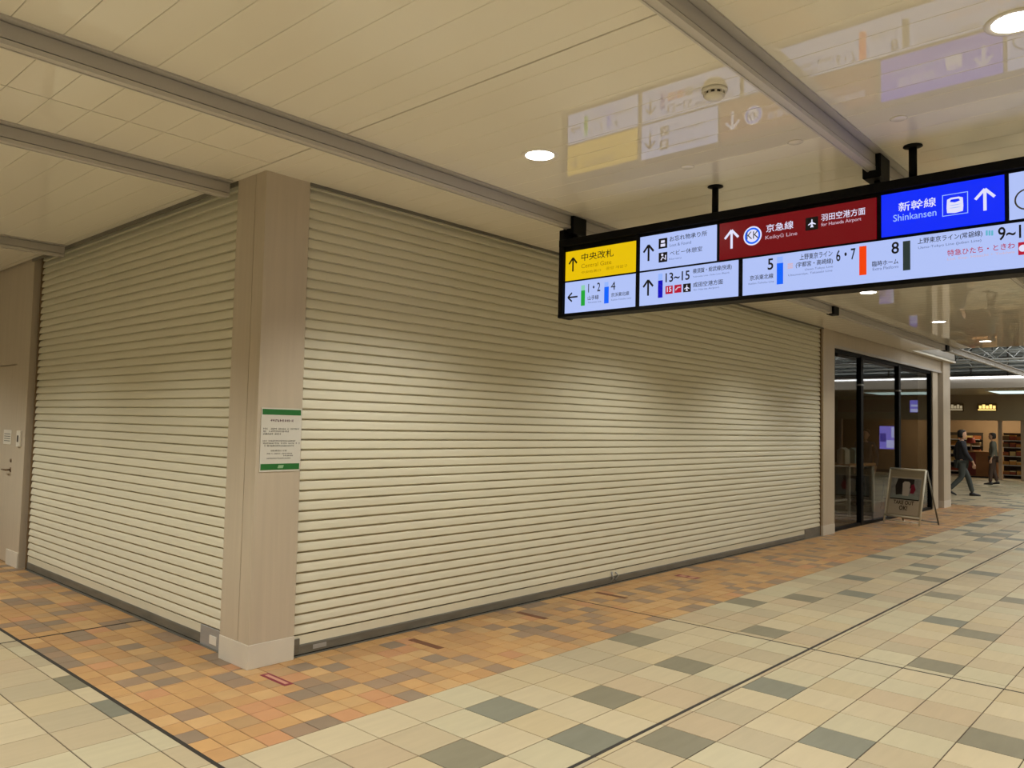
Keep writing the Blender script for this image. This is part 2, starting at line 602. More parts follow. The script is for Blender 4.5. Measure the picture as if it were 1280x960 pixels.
# ================================================================== LIGHT STOPS BEHIND THE SHUTTERS, LEFT WALL
struct(box_obj('leak_stop_right', (0.30, 10.2, 0.16, 0.34, -0.01, ZC + 0.1), M['ceil_dark']))  # unseen backing added behind the long shutter so no light leaks
struct(box_obj('leak_stop_left', (0.16, 0.30, 0.34, 4.7, -0.01, ZC + 0.1), M['ceil_dark']))  # same added light stop, hidden behind the left shutter
wb = struct(MB().box(0.02, 0.34, 4.67, 5.07, 0, ZC + 0.02).box(0.02, 0.34, 5.07, 5.99, 2.15, ZC + 0.02)
            .box(0.02, 0.34, 5.99, 9.0, 0, ZC + 0.02).build('wall_left_end', M['pillar']))
struct(box_obj('baseboard_left', (0.010, 0.03, 4.685, 5.062, 0.0, 0.16), M['base_white'], c=0.002))
door = struct(MB().cbox(0.035, 0.08, 5.078, 5.982, 0.008, 2.142, c=0.003).build('door_1', M['pillar']))
box_obj('door_gap', (0.05, 0.09, 5.07, 5.99, 0.0, 2.15), M['pillar'], door)
hd = MB(); hd.tube([(0.036, 5.135, 1.0), (-0.02, 5.135, 1.0)], 0.011); hd.tube([(-0.016, 5.125, 1.0), (-0.018, 5.26, 1.0)], 0.009)
hd.lathe([(0, -0.006), (0.026, -0.006), (0.026, 0.002), (0, 0.002)], (0.033, 5.135, 1.0), mtx=Matrix.Rotation(math.pi / 2, 4, 'Y'))
tag(hd.build('door_handle', M['bronze'], door), 'dark lever handle')
kh = MB().lathe([(0, -0.01), (0.018, -0.01), (0.02, 0.0), (0, 0.0)], (0.034, 5.135, 1.10), mtx=Matrix.Rotation(math.pi / 2, 4, 'Y'))
kh.build('keyhole', M['bronze'], door)
pl = box_obj('door_plate', (0.029, 0.036, 5.17, 5.44, 1.27, 1.43), M['white'], door, 0.002)
for zz in (1.385, 1.36, 1.335, 1.31):
    box_obj('printed_line', (0.0284, 0.0292, 5.20, 5.41, zz - 0.004, zz + 0.004), M['print_grey'], door)
sw = empty('wall_switch', (0.02, 4.83, 1.26))
tag(sw, 'small white switch box on the pale wall beside the closed door', 'switch')
box_obj('cover', (-0.022, 0.001, -0.055, 0.055, 0.0, 0.17), M['white'], sw, 0.004)
box_obj('switch_slot', (-0.026, -0.020, -0.02, 0.02, 0.05, 0.12), M['rail_line'], sw, 0.001)


# ================================================================== PILLARS
def pillar(name, x0, x1, y0, y1, label, side_joint=None, h=ZC + 0.03):
    t = empty(name, ((x0 + x1) / 2, (y0 + y1) / 2, 0))
    ox, oy = (x0 + x1) / 2, (y0 + y1) / 2
    def P(n, b, m, c=0.0):
        return box_obj(n, (b[0] - ox, b[1] - ox, b[2] - oy, b[3] - oy, b[4], b[5]), m, t, c)
    bh = 0.155
    P('core', (x0 + 0.008, x1 - 0.004, y0 + 0.008, y1 - 0.002, 0, h), M['pillar'])
    P('front_panel', (x0 + 0.001, x1, y0, y0 + 0.009, bh, h), M['pillar'], 0.0015)
    if side_joint:
        P('side_panel', (x0, x0 + 0.009, y0 + 0.0015, side_joint - 0.0035, bh, h), M['pillar'], 0.0015)
        P('side_panel', (x0, x0 + 0.009, side_joint + 0.0035, y1, bh, h), M['pillar'], 0.0015)
    else:
        P('side_panel', (x0, x0 + 0.009, y0 + 0.0015, y1, bh, h), M['pillar'], 0.0015)
    P('end_panel', (x1 - 0.005, x1 + 0.001, y0 + 0.002, y1, bh, h), M['pillar'])
    P('base_plate', (x0 - 0.001, x1 + 0.002, y0 - 0.004, y0 + 0.008, 0, bh), M['base_white'], 0.0015)
    P('base_plate', (x0 - 0.004, x0 + 0.008, y0 - 0.002, y1, 0, bh), M['base_white'], 0.0015)
    tag(t, label, 'pillar')
    return t


pillar('corner_pillar', 0.0, 0.335, 0.0, 0.372, 'pale wood corner pillar with white base between the two roller shutters', 0.135)
pillar('shopfront_pillar', 9.72, 10.20, 0.0, 0.34, 'slim pale pillar between the long roller shutter and the glass shopfront')
pillar('end_pillar', 16.72, 17.3, -0.02, 0.34, 'pale pillar at the far end of the glass shopfront')


# ================================================================== ROLLER SHUTTERS
PITCHS = 0.07


def shutter(name, length, nslat, label, lock_end):
    """built along local +x from 0..length, face looking to local -y, base at z=0"""
    t = empty(name)
    tag(t, label, 'roller shutter')
    prof = [(0.010, 0.0), (0.010, 0.0080), (-0.0125, 0.0080), (-0.0140, 0.0115), (-0.0125, 0.024), (-0.0095, 0.042),
            (-0.0045, 0.058), (0.0005, 0.0668), (0.008, 0.0695), (0.012, 0.0695), (0.012, 0.0)]
    mb = MB(); mb.smooth = False
    mb.prism(prof, 0, 0.0, length)
    me = mb.mesh('slat', M['slat'])
    z = 0.075
    # plain lowest slat with screws
    low = MB().box(0, length, -0.008, 0.008, z, z + 0.062).build('bottom_slat', M['slat'], t)
    sc = MB().lathe([(0, -0.004), (0.006, -0.003), (0.008, 0)], seg=8, mtx=Matrix.Rotation(-math.pi / 2, 4, 'X') @ Matrix.Scale(-1, 4)).mesh('screw', M['bar'])
    n = int(length / 0.6)
    for k in range(n):
        o = link('screw', sc, low); o.location = (0.35 + k * 0.6, -0.008, z + 0.03)
    z += 0.065
    for k in range(nslat):
        o = link('slat', me, t)
        o.location = (0, 0, z + k * PITCHS)
    b = MB(); b.prism([(-0.014, 0.012), (-0.014, 0.066), (-0.010, 0.076), (0.012, 0.076), (0.012, 0.012)], 0, 0, length)
    bar = b.build('bottom_bar', M['bar'], t)
    box_obj('rubber_seal', (0, length, -0.008, 0.008, 0, 0.013), M['black_soft'], bar)
    box_obj('floor_sill', (0, length, -0.035, 0.02, -0.003, 0.0035), M['bar'], t)
    for e, s in ((0.0, -1), (length, 1)):
        g = MB(); g.box(min(e, e + s * 0.02), max(e, e + s * 0.02), -0.024, 0.026, 0, ZC + 0.03)
        o = g.build('guide_rail', M['bronze'], t)
        box_obj('guide_lip', (min(e - s * 0.028, e), max(e - s * 0.028, e), 0.010, 0.026, 0, ZC + 0.03), M['bronze'], o)
    return t


SL = shutter('roller_shutter', 4.19, 46, 'ivory slatted roller shutter between the corner pillar and the wall with the door', 0)
SL.location = (0.085, 4.57, 0)
SL.rotation_euler = (0, 0, -math.pi / 2)
SR = shutter('roller_shutter', 9.345, 46, 'long ivory slatted roller shutter between the corner pillar and the glass shopfront', 0)
SR.location = (0.355, 0.055, 0)
# lock hardware at the foot of the left shutter, beside the corner pillar (local x runs towards the pillar)
lk = box_obj('lock_cover', (3.79, 4.185, -0.016, -0.006, 0.0, 0.14), M['steel'], SL, 0.002)
box_obj('lock_plate', (3.93, 4.03, -0.020, -0.015, 0.03, 0.09), M['white'], lk, 0.001)
box_obj('lock_bolt', (4.08, 4.15, -0.026, -0.015, 0.05, 0.075), M['steel'], lk, 0.003)
lk = box_obj('lock_cover', (0.0, 0.05, -0.020, -0.006, 0.03, 0.12), M['bar'], SR, 0.002)
lk = box_obj('lock_cover', (8.75, 9.345, -0.017, -0.006, 0.0, 0.14), M['bar'], SR, 0.002)
hk = MB().tube([(3.72, -0.012, 0.03), (3.75, -0.03, 0.06), (3.72, -0.03, 0.09), (3.74, -0.012, 0.12)], 0.009, 8)
hk.tube([(3.80, -0.018, 0.04), (3.84, -0.026, 0.075), (3.80, -0.018, 0.11)], 0.008, 8)
hk.build('lock_hook', M['steel'], SR)
box_obj('name_plate', (0.16, 0.27, -0.016, -0.0135, 0.028, 0.058), M['steel'], SR)
# slot edging on the ceiling where each shutter comes down
struct(box_obj('trim_6', (-0.006, 0.010, 0.372, 4.67, ZC - 0.028, ZC + 0.05), M['bar']))
struct(box_obj('trim_7', (0.335, 9.72, -0.006, 0.008, ZC - 0.022, ZC + 0.05), M['bar']))

# ================================================================== DOWNLIGHTS
lamp_ring = MB().lathe([(0.082, 0.012), (0.088, -0.004), (0.110, -0.006), (0.114, 0.0), (0.112, 0.006)], seg=36).mesh('ring', M['white'])
lamp_lens = MB().lathe([(0.0, 0.0), (0.086, 0.0), (0.086, 0.006), (0, 0.006)], seg=36).mesh('lens', M['lamp_lens'])


def downlight(x, y, power=LAMP_POWER, z=ZC, group='recessed ceiling downlights',
              label='round white recessed downlight glowing in the glossy beige plank ceiling'):
    t = empty(lamp_name('downlight', (x, y, z)), (x, y, z))
    tag(t, label, 'downlight', group)
    link('trim_ring', lamp_ring, t)
    link('lens', lamp_lens, t).location = (0, 0, -0.003)
    ld = bpy.data.lights.new('downlight_beam', 'SPOT')
    ld.energy = power
    ld.color = LAMP_COL
    ld.spot_size = math.radians(128)
    ld.spot_blend = 0.55
    ld.shadow_soft_size = 0.07
    o = bpy.data.objects.new(lamp_name('downlight_beam', (x, y, z)), ld)
    COL.objects.link(o)
    o.parent = t
    o.location = (0, 0, -0.03)


OWN = {(0.9, -1.6): 'recessed downlight glowing beside the yellow end of the hanging sign',
       (0.9, -4.08): 'large glowing recessed downlight before the white panels of the hanging sign',
       (6.85, -1.6): 'recessed downlight between the hanging sign and the far end of the long shutter',
       (9.9, -1.6): 'recessed downlight in front of the slim pillar beside the glass shopfront',
       (12.9, -1.6): 'recessed downlight in front of the glass shopfront at the low ceiling edge'}
DIM = {-5.1: 1.1, -2.1: 1.05, 0.9: 0.92, 3.9: 0.78, 6.85: 0.62, 9.9: 0.48, 12.9: 0.4}   # lamps dim towards the hall
for x in (-5.1, -2.1, 0.9, 3.9, 6.85, 9.9, 12.9):
    for y in (-1.6, -4.08, -6.55, -9.0):
        if (x, y) in OWN:
            downlight(x, y, LAMP_POWER * DIM[x], label=OWN[(x, y)])
        else:
            downlight(x, y, LAMP_POWER * DIM[x])
for x in (-5.1, -2.1):
    for y in (0.87, 3.34, 5.8):
        downlight(x, y)

# ================================================================== CEILING FITTINGS
sd = empty('smoke_detector', (0.72, -2.86, ZC))
tag(sd, 'round off-white smoke detector on the ceiling beside the hanging rail', 'smoke detector')
MB().lathe([(0.0, 0.001), (0.062, 0.001), (0.062, -0.012), (0.054, -0.016), (0, -0.016)]).build('mount', M['white'], sd)
MB().lathe([(0.044, -0.015), (0.044, -0.032), (0, -0.032)]).build('sensing_chamber', M['rail_line'], sd)
MB().lathe([(0.05, -0.030), (0.05, -0.036), (0.036, -0.048), (0.0, -0.052)]).build('cap', M['white'], sd)
for k in range(10):
    a = k * math.pi / 5
    fin = MB().box(0.043, 0.052, -0.005, 0.005, -0.034, -0.014, Matrix.Rotation(a, 4, 'Z')).build('fin', M['white'], sd)
spk = MB().lathe([(0, 0.001), (0.040, 0.001), (0.042, -0.003), (0.036, -0.006), (0.0, -0.006)]).mesh('sprinkler_cover', M['plank'])
for x, y in ((1.64, -2.19), (1.64, -2.88), (1.64, -3.43)):
    o = link('sprinkler_cover', spk)
    o.location = (x, y, ZC)
    tag(o, 'small flush round sprinkler cover on the ceiling above the hanging sign', 'sprinkler', 'sprinkler covers by the sign')
tag(box_obj('ceiling_hatch', (1.60, 1.76, -1.08, -0.98, ZC - 0.005, ZC + 0.002), M['plank'], None, 0.002),
    'small square ceiling cover plate near the end of the sign', 'hatch')


# ================================================================== TEXT
def text_mesh(body, bold=0.0):
    cu = bpy.data.curves.new('txt', 'FONT')
    cu.body = body
    cu.size = 1.0
    cu.resolution_u = 3
    cu.offset = bold
    ob = bpy.data.objects.new('txt', cu)
    COL.objects.link(ob)
    dg = bpy.context.evaluated_depsgraph_get()
    me = bpy.data.meshes.new_from_object(ob.evaluated_get(dg))
    bpy.data.objects.remove(ob, do_unlink=True)
    bpy.data.curves.remove(cu)
    return me


def fit_text(body, a0, a1, b0, b1, m, place, parent, name='lettering', bold=0.0):
    """letters filling the rectangle a0..a1 by b0..b1; place(a, b) gives the 3-D point"""
    me = text_mesh(body, bold)
    if not me.vertices: return None
    xs = [v.co.x for v in me.vertices]; ys = [v.co.y for v in me.vertices]
    x0, x1, y0, y1 = min(xs), max(xs), min(ys), max(ys)
    for v in me.vertices:
        a = a0 + (v.co.x - x0) / (x1 - x0) * (a1 - a0)
        b = b0 + (v.co.y - y0) / (y1 - y0) * (b1 - b0)
        v.co = place(a, b)
    me.materials.clear(); me.materials.append(m)
    return link(name, me, parent)


# ================================================================== OVERHEAD SIGN
SX = 2.05
sign = empty('overhead_sign', (SX, -3.1, 2.44))
tag(sign, 'long black backlit station direction sign hanging from the ceiling on rods', 'sign')
SO = Vector((SX, -3.1, 2.44))


def sp(px, py, dx=0.0):
    """photo pixel -> point on the sign face, relative to the sign's origin"""
    p = on_plane(px, py, 0, SX)
    return p.y, p.z


def spt(y, z, d):
    return Vector((SX - d, y, z)) - SO


Y_R = -5.7
ZB, ZT = 2.447, 3.048
ZMID = 2.716
yl = -0.848
box_obj('cabinet', (0.006, 0.11, Y_R + 3.1, yl + 3.1 - 0.01, ZB - 2.44, ZT - 2.44), M['black'], sign, 0.004)
box_obj('end_post', (-0.02, 0.12, yl + 3.1 - 0.045, yl + 3.1, ZB - 2.44 - 0.008, 3.125 - 2.44), M['black'], sign, 0.004)
box_obj('bottom_rail', (-0.022, 0.115, Y_R + 3.1, yl + 3.1, ZB - 2.44 - 0.004, ZB - 2.44 + 0.022), M['black'], sign, 0.003)
box_obj('top_rail', (-0.022, 0.115, Y_R + 3.1, yl + 3.1, ZT - 2.44 - 0.055, ZT - 2.44), M['black'], sign, 0.003)


def panel(name, y0, y1, z0, z1, m):
    """y0 > y1: left edge to right edge as seen from the front"""
    return box_obj(name, (-0.004, 0.008, y1 + 3.1, y0 + 3.1, z0 - 2.44, z1 - 2.44), m, sign)


ZL0 = 2.472
Z1B, Z1T = 2.722, 2.945
p_yel = panel('yellow_panel', -0.905, -1.552, 2.722, 2.950, M['sg_yellow'])
p_w1 = panel('white_panel', -0.905, -1.552, ZL0, 2.711, M['sg_white'])
p_w2 = panel('white_panel', -1.583, -2.178, 2.722, 2.968, M['sg_white'])
p_w3 = panel('white_panel', -1.583, -2.334, ZL0, 2.711, M['sg_white'])
p_red = panel('red_panel', -2.203, -3.190, 2.722, 2.968, M['sg_red'])
p_w4 = panel('white_panel', -2.368, Y_R + 0.05, ZL0, 2.711, M['sg_white'])
p_blue = panel('blue_panel', -3.218, -3.828, 2.730, 2.975, M['sg_blue'])
p_w5 = panel('white_panel', -3.850, -4.55, 2.730, 2.975, M['sg_white'])
p_w6 = panel('white_panel', -4.58, Y_R + 0.05, 2.730, 2.975, M['sg_white'])
for y0 in (-1.567,):
    box_obj('divider', (-0.012, 0.01, y0 + 3.1 - 0.013, y0 + 3.1 + 0.013, ZB - 2.44, ZT - 2.44 - 0.05), M['black'], sign)
box_obj('divider', (-0.010, 0.01, Y_R + 3.1, yl + 3.1, 2.711 - 2.44, 2.722 - 2.44), M['black'], sign)


def stext(body, l, t, h, r, m, parent, d=0.0065, bold=0.0):
    """text with its top-left at pixel (l, t), h pixels high there, reaching right to pixel column r"""
    y0, zt = sp(l, t)
    _, zb = sp(l, t + h)
    y1, _ = sp(r, t)
    return fit_text(body, y0, y1, zb, zt, m, lambda a, c: spt(a, c, d), parent, bold=bold)


def srect(name, l, t, r, b, m, parent, d=0.0062):
    y0, zt = sp(l, t)
    y1, zb = sp(r, b)
    a, c = spt(y0, zt, d), spt(y1, zb, d)
    return MB().box(a.x, a.x + 0.0015, c.y, a.y, c.z, a.z).build(name, m, parent)


def sarrow(cx, cy, hpx, m, parent, rot=0.0, name='arrow', w=0.75):
    """arrow pictogram: shaft and two barbs; rot 0 = up, pi/2 = left"""
    y, z = sp(cx, cy)
    _, zt = sp(cx, cy - hpx / 2)
    s = (zt - z)
    th = 0.15
    def seg(x0, y0, x1, y1, t):
        dx, dy = x1 - x0, y1 - y0
        L = math.hypot(dx, dy); nx, ny = -dy / L * t / 2, dx / L * t / 2
        return [(x0 + nx, y0 + ny), (x1 + nx, y1 + ny), (x1 - nx, y1 - ny), (x0 - nx, y0 - ny)]
    mb = MB()
    for k, q in enumerate((seg(0, -1, 0, 0.9, 0.27), seg(0, 1.0, -w, 0.15, 0.26), seg(0, 1.0, w, 0.15, 0.26))):
        vs = []
        for (a, c) in q:
            ra = a * math.cos(rot) - c * math.sin(rot); rc = a * math.sin(rot) + c * math.cos(rot)
            vs.append(spt(y - ra * s, z + rc * s, 0.0062 + 0.0002 * k))
        mb.add(vs, [(0, 1, 2, 3)])
    return mb.build(name, m, parent)


def sdisc(cx, cy, r, m, parent, d, name='disc', ry=None, seg=32):
    y, z = sp(cx, cy)
    mb = MB()
    vs = [spt(y + r * math.cos(2 * math.pi * k / seg), z + (ry or r) * math.sin(2 * math.pi * k / seg), d) for k in range(seg)]
    mb.add(vs, [tuple(range(seg))])
    return mb.build(name, m, parent)


# yellow panel
sarrow(716.8, 331, 17, M['ink'], p_yel, w=0.72)
stext('中央改札', 727.6, 317.4, 9.4, 767.7, M['ink'], p_yel, 0.0065, bold=0.007)
stext('Central Gate', 727.3, 330.4, 5.2, 764.8, M['ink_olive'], p_yel, 0.0065, bold=0)
stext('中央检票口', 727.6, 339.3, 3.3, 751.6, M['ink_olive'], p_yel, 0.0065, bold=0)
stext('중앙 개찰구', 758.3, 334, 3.8, 785, M['ink_olive'], p_yel, 0.0065, bold=0)
# white panel below it
sarrow(716.5, 371.5, 15, M['ink'], p_w1, math.pi / 2, w=0.72)
srect('line_bar', 727, 363.5, 731.5, 382, M['sg_green'], p_w1)
srect('line_bar_tip', 727.2, 357, 731.5, 362.8, M['sg_lgreen'], p_w1)
stext('1・2', 736, 354.9, 10.9, 751, M['ink'], p_w1, 0.0065, bold=0.01)
stext('山手線', 735.4, 370, 5.7, 749, M['ink'], p_w1, 0.0065, bold=0.007)
stext('Yamanote Line', 735.4, 377.3, 2.2, 752, M['ink_soft'], p_w1, 0.0065, bold=0)
srect('line_bar', 756, 359, 761.2, 379, M['sg_cyan'], p_w1)
srect('line_bar_tip', 756.2, 353, 761, 358.2, M['sg_lblue'], p_w1)
stext('4', 764.3, 352.8, 10, 770, M['ink'], p_w1, 0.0065, bold=0)
stext('京浜東北線', 764.6, 366.4, 5.2, 787, M['ink'], p_w1, 0.0065, bold=0.007)
stext('Keihin-Tohoku Line', 764.6, 374.2, 2, 789.6, M['ink_soft'], p_w1, 0.0065, bold=0)
# lost property / nursery panel
sarrow(811.3, 316.5, 20, M['ink'], p_w2, w=0.72)
srect('pictogram', 824, 299, 834.5, 309.8, M['ink'], p_w2)
srect('pictogram_mark', 827, 301, 831.5, 303.3, M['sg_lwhite'], p_w2, 0.0075)
srect('pictogram_mark', 826.5, 305.5, 832, 308, M['sg_lwhite'], p_w2, 0.0075)
stext('お忘れ物承り所', 837.8, 295.9, 6.5, 884.3, M['ink'], p_w2, 0.0065, bold=0.007)
stext('Lost & Found', 837.8, 305.2, 3.6, 864.4, M['ink_soft'], p_w2, 0.0065, bold=0)
srect('pictogram', 824, 316.5, 834.5, 327, M['ink'], p_w2)
sdisc(828.5, 318.8, 0.009, M['sg_lwhite'], p_w2, 0.0075, 'pictogram_mark')
_pm = MB().tube([spt(*sp(827, 325.5), 0.008), spt(*sp(829, 321.5), 0.008), spt(*sp(832.5, 324.5), 0.008), spt(*sp(832.8, 319), 0.008)], 0.004, 6)
_pm.build('pictogram_mark', M['sg_lwhite'], p_w2)
stext('ベビー休憩室', 838, 313.9, 6, 878.4, M['ink'], p_w2, 0.0065, bold=0)
stext('Nursery', 837, 323.2, 2.8, 852.9, M['ink_soft'], p_w2, 0.0065, bold=0)
# platforms 13-15 panel
sarrow(810.7, 360, 19.5, M['ink'], p_w3, w=0.72)
srect('line_bar', 823.2, 351, 828.6, 372, M['sg_navy'], p_w3)
srect('line_bar_tip', 823.4, 342.5, 828.6, 350, M['sg_lblue'], p_w3)
stext('13~15', 832.7, 341.8, 11.5, 862.7, M['ink'], p_w3, 0.0065, bold=0.014)
srect('pictogram', 832.5, 358, 841.3, 367, M['sg_crimson'], p_w3)
stext('15', 834.5, 359.3, 6, 840, M['sg_lwhite'], p_w3, 0.0078, bold=0.014)
srect('pictogram', 843.6, 356.5, 852.2, 365.5, M['sg_crimson'], p_w3)
_pm = MB().tube([spt(*sp(845, 363), 0.008), spt(*sp(848, 359.5), 0.008), spt(*sp(851, 359), 0.008)], 0.004, 6)
_pm.build('pictogram_mark', M['sg_lpink'], p_w3)
srect('pictogram', 854.5, 355.2, 863.8, 364.6, M['ink'], p_w3)
stext('横須賀・総武線(快速)', 866.6, 336.3, 7, 915.2, M['ink'], p_w3, 0.0065, bold=0.007)
stext('Yokosuka Line / Sobu Line (Rapid)', 866.6, 345.3, 2.6, 912, M['ink_soft'], p_w3, 0.0065, bold=0)
stext('成田空港方面', 866.9, 353.3, 6.2, 904.3, M['ink'], p_w3, 0.0065, bold=0.007)
stext('for Narita Airport', 867.6, 361.5, 2.8, 899.4, M['ink_soft'], p_w3, 0.0065, bold=0)


def plane_icon(cx, cy, s, parent):
    """aeroplane pictogram pointing up; s = half height in metres"""
    y, z = sp(cx, cy)
    P = [(0, 1), (0.13, 0.85), (0.14, 0.3), (0.9, -0.2), (0.9, -0.4), (0.14, -0.15), (0.1, -0.65), (0.36, -0.85),
         (0.36, -1), (0, -0.9)]
    pts = P + [(-a, b) for a, b in P[-2:0:-1]]
    ctr = (0, 0)
    mb = MB()
    vs = [spt(y - a * s, z + b * s, 0.0078) for a, b in pts]
    n = len(pts)
    mb.add([spt(y, z + 0.1 * s, 0.0078)] + vs, [(0, 1 + k, 1 + (k + 1) % n) for k in range(n)])
    return mb.build('aeroplane_mark', M['sg_lwhite'], parent)


plane_icon(859.2, 360, 0.022, p_w3)
# red panel
sarrow(915, 299.5, 23, M['sg_lwhite'], p_red, w=0.78)
sdisc(941.2, 295, 0.062, M['sg_lwhite'], p_red, 0.0062, 'logo_disc')
sdisc(941.2, 295, 0.053, M['sg_cyan'], p_red, 0.0070, 'logo_ring')
sdisc(941.2, 295, 0.041, M['sg_lwhite'], p_red, 0.0078, 'logo_disc')
stext('KK', 934, 290.8, 9, 949.2, M['ink'], p_red, 0.0086, bold=0)
stext('京急線', 958.2, 281.1, 10, 992.3, M['sg_lwhite'], p_red, 0.0065, bold=0.007)
stext('Keikyū Line', 957.3, 295, 6.2, 997, M['sg_lpink'], p_red, 0.0065, bold=0)
srect('pictogram', 1007.5, 273, 1023, 286.5, M['ink'], p_red)
plane_icon(1015.5, 279.5, 0.026, p_red)
stext('羽田空港方面', 1027, 268, 9, 1082, M['sg_lwhite'], p_red, 0.0065, bold=0.007)
stext('for Haneda Airport', 1027, 279.1, 5.5, 1077, M['sg_lpink'], p_red, 0.0065, bold=0.008)
# blue panel
stext('新幹線', 1123.4, 253.6, 11.7, 1170.5, M['sg_lwhite'], p_blue, 0.0065, bold=0.007)
stext('Shinkansen', 1116.9, 269.2, 8.5, 1171, M['sg_lblue'], p_blue, 0.0065, bold=0.008)
ya, za = sp(1178, 244.5); yb, zb_ = sp(1210.5, 266.5)
fr = MB()
for (y0, y1, z0, z1) in ((yb, ya, za - 0.004, za), (yb, ya, zb_, zb_ + 0.004), (ya - 0.004, ya, zb_, za), (yb, yb + 0.004, zb_, za)):
    a, c = spt(y0, z0, 0.0062), spt(y1, z1, 0.0062)
    fr.box(a.x, a.x + 0.001, a.y, c.y, a.z, c.z)
fr.build('pictogram_frame', M['sg_lblue'], p_blue)
yc, zc_ = sp(1194, 256)
P_ = [(-0.30, 0.62), (0.30, 0.62), (0.62, 0.5), (0.66, -0.2), (0.62, -0.62), (0, -0.70), (-0.62, -0.62), (-0.66, -0.2), (-0.62, 0.5)]
MB().add([spt(yc - a * 0.062, zc_ + b * 0.066, 0.0062) for a, b in P_], [tuple(range(9))]).build('train_front', M['sg_lwhite'], p_blue)
P_ = [(-0.30, 0.46), (0.30, 0.46), (0.40, 0.28), (0, 0.18), (-0.40, 0.28)]
MB().add([spt(yc - a * 0.062, zc_ + b * 0.066, 0.0070) for a, b in P_], [tuple(range(5))]).build('train_window', M['sg_blue'], p_blue)
for bz in (-0.05, -0.28):
    MB().add([spt(yc - a * 0.062, zc_ + b * 0.066, 0.0070) for a, b in ((-0.5, bz + 0.05), (0.5, bz + 0.05), (0.2, bz), (-0.2, bz))],
             [(0, 1, 2, 3)]).build('train_stripe', M['sg_lblue'], p_blue)
sarrow(1231.5, 250, 27, M['sg_lwhite'], p_blue, w=0.78)
# ring pictogram on the next panel
yq, zq = sp(1284, 249)
rg = MB()
for k in range(28):
    a0, a1 = 2 * math.pi * k / 28, 2 * math.pi * (k + 1) / 28
    rg.add([spt(yq + r * math.cos(a), zq + r * math.sin(a), 0.0062) for r, a in ((0.048, a0), (0.056, a0), (0.056, a1), (0.048, a1))], [(0, 1, 2, 3)])
rg.build('ring_mark', M['print_grey'], p_w5)
# long lower panel
stext('5', 960.2, 323.8, 14, 967.2, M['ink'], p_w4, 0.0065, bold=0.014)
stext('京浜東北線', 937.9, 344.9, 6.3, 967.2, M['ink'], p_w4, 0.0065, bold=0.007)
stext('Keihin-Tohoku Line', 936.3, 354, 2.4, 967.9, M['ink_soft'], p_w4, 0.0065, bold=0)
srect('line_bar', 971.5, 329.5, 979.3, 355, M['sg_cyan'], p_w4)
srect('line_bar_tip', 971.8, 321.5, 979, 328.6, M['sg_lblue'], p_w4)
for k in range(3):
    srect('line_symbol', 985, 329.8 + 2.4 * k, 991.5, 330.6 + 2.4 * k, M['sg_lpink'], p_w4)
stext('上野東京ライン', 1000.2, 318.1, 7.6, 1041, M['ink'], p_w4, 0.0065, bold=0.007)
stext('(宇都宮・高崎線)', 995.3, 328.3, 7.5, 1041.5, M['ink'], p_w4, 0.0065, bold=0.007)
stext('Ueno-Tokyo Line', 1006.6, 335.9, 3.4, 1041.7, M['ink_soft'], p_w4, 0.0065, bold=0)
stext('Utsunomiya, Takasaki Line', 986, 343.2, 3.2, 1041, M['ink_soft'], p_w4, 0.0065, bold=0)
stext('6・7', 1045.7, 313.2, 14, 1069.9, M['ink'], p_w4, 0.0065, bold=0.01)
srect('line_bar', 1074.5, 308.5, 1083.5, 343.5, M['sg_orange'], p_w4)
stext('8', 1114.7, 303.2, 14.8, 1124.2, M['ink'], p_w4, 0.0065, bold=0.014)
stext('臨時ホーム', 1090.6, 327, 6.8, 1123.4, M['ink'], p_w4, 0.0065, bold=0.007)
stext('Extra Platform', 1091.3, 335, 3.6, 1123.4, M['ink_soft'], p_w4, 0.0065, bold=0)
srect('line_bar', 1129, 302, 1138.3, 337.5, M['sg_dkgreen'], p_w4)
stext('上野東京ライン(常磐線)', 1147.5, 298.4, 8.2, 1228.4, M['ink'], p_w4, 0.0065, bold=0.007)
stext('Ueno-Tokyo Line (Joban Line)', 1148.2, 308.6, 4, 1227, M['ink_soft'], p_w4, 0.0065, bold=0)
for k in range(3):
    srect('line_symbol', 1232.5 + 3.4 * k, 288.5, 1235 + 3.4 * k, 294.5, M['sg_teal'], p_w4)
stext('特急ひたち・ときわ', 1184.5, 312.8, 7.8, 1268.9, M['sg_crimson'], p_w4, 0.0065, bold=0.007)
stext('Ltd. Exp. Hitachi・Tokiwa', 1184.5, 322.9, 3.8, 1268.9, M['sg_lpink'], p_w4, 0.0065, bold=0.008)
stext('9~12', 1247.8, 284.6, 16.8, 1291, M['ink'], p_w4, 0.0065, bold=0.014)
srect('pictogram', 1273, 303.5, 1289, 317.5, M['sg_crimson'], p_w4)
sdisc(1279, 310.5, 0.018, M['sg_lwhite'], p_w4, 0.0075, 'pictogram_mark')

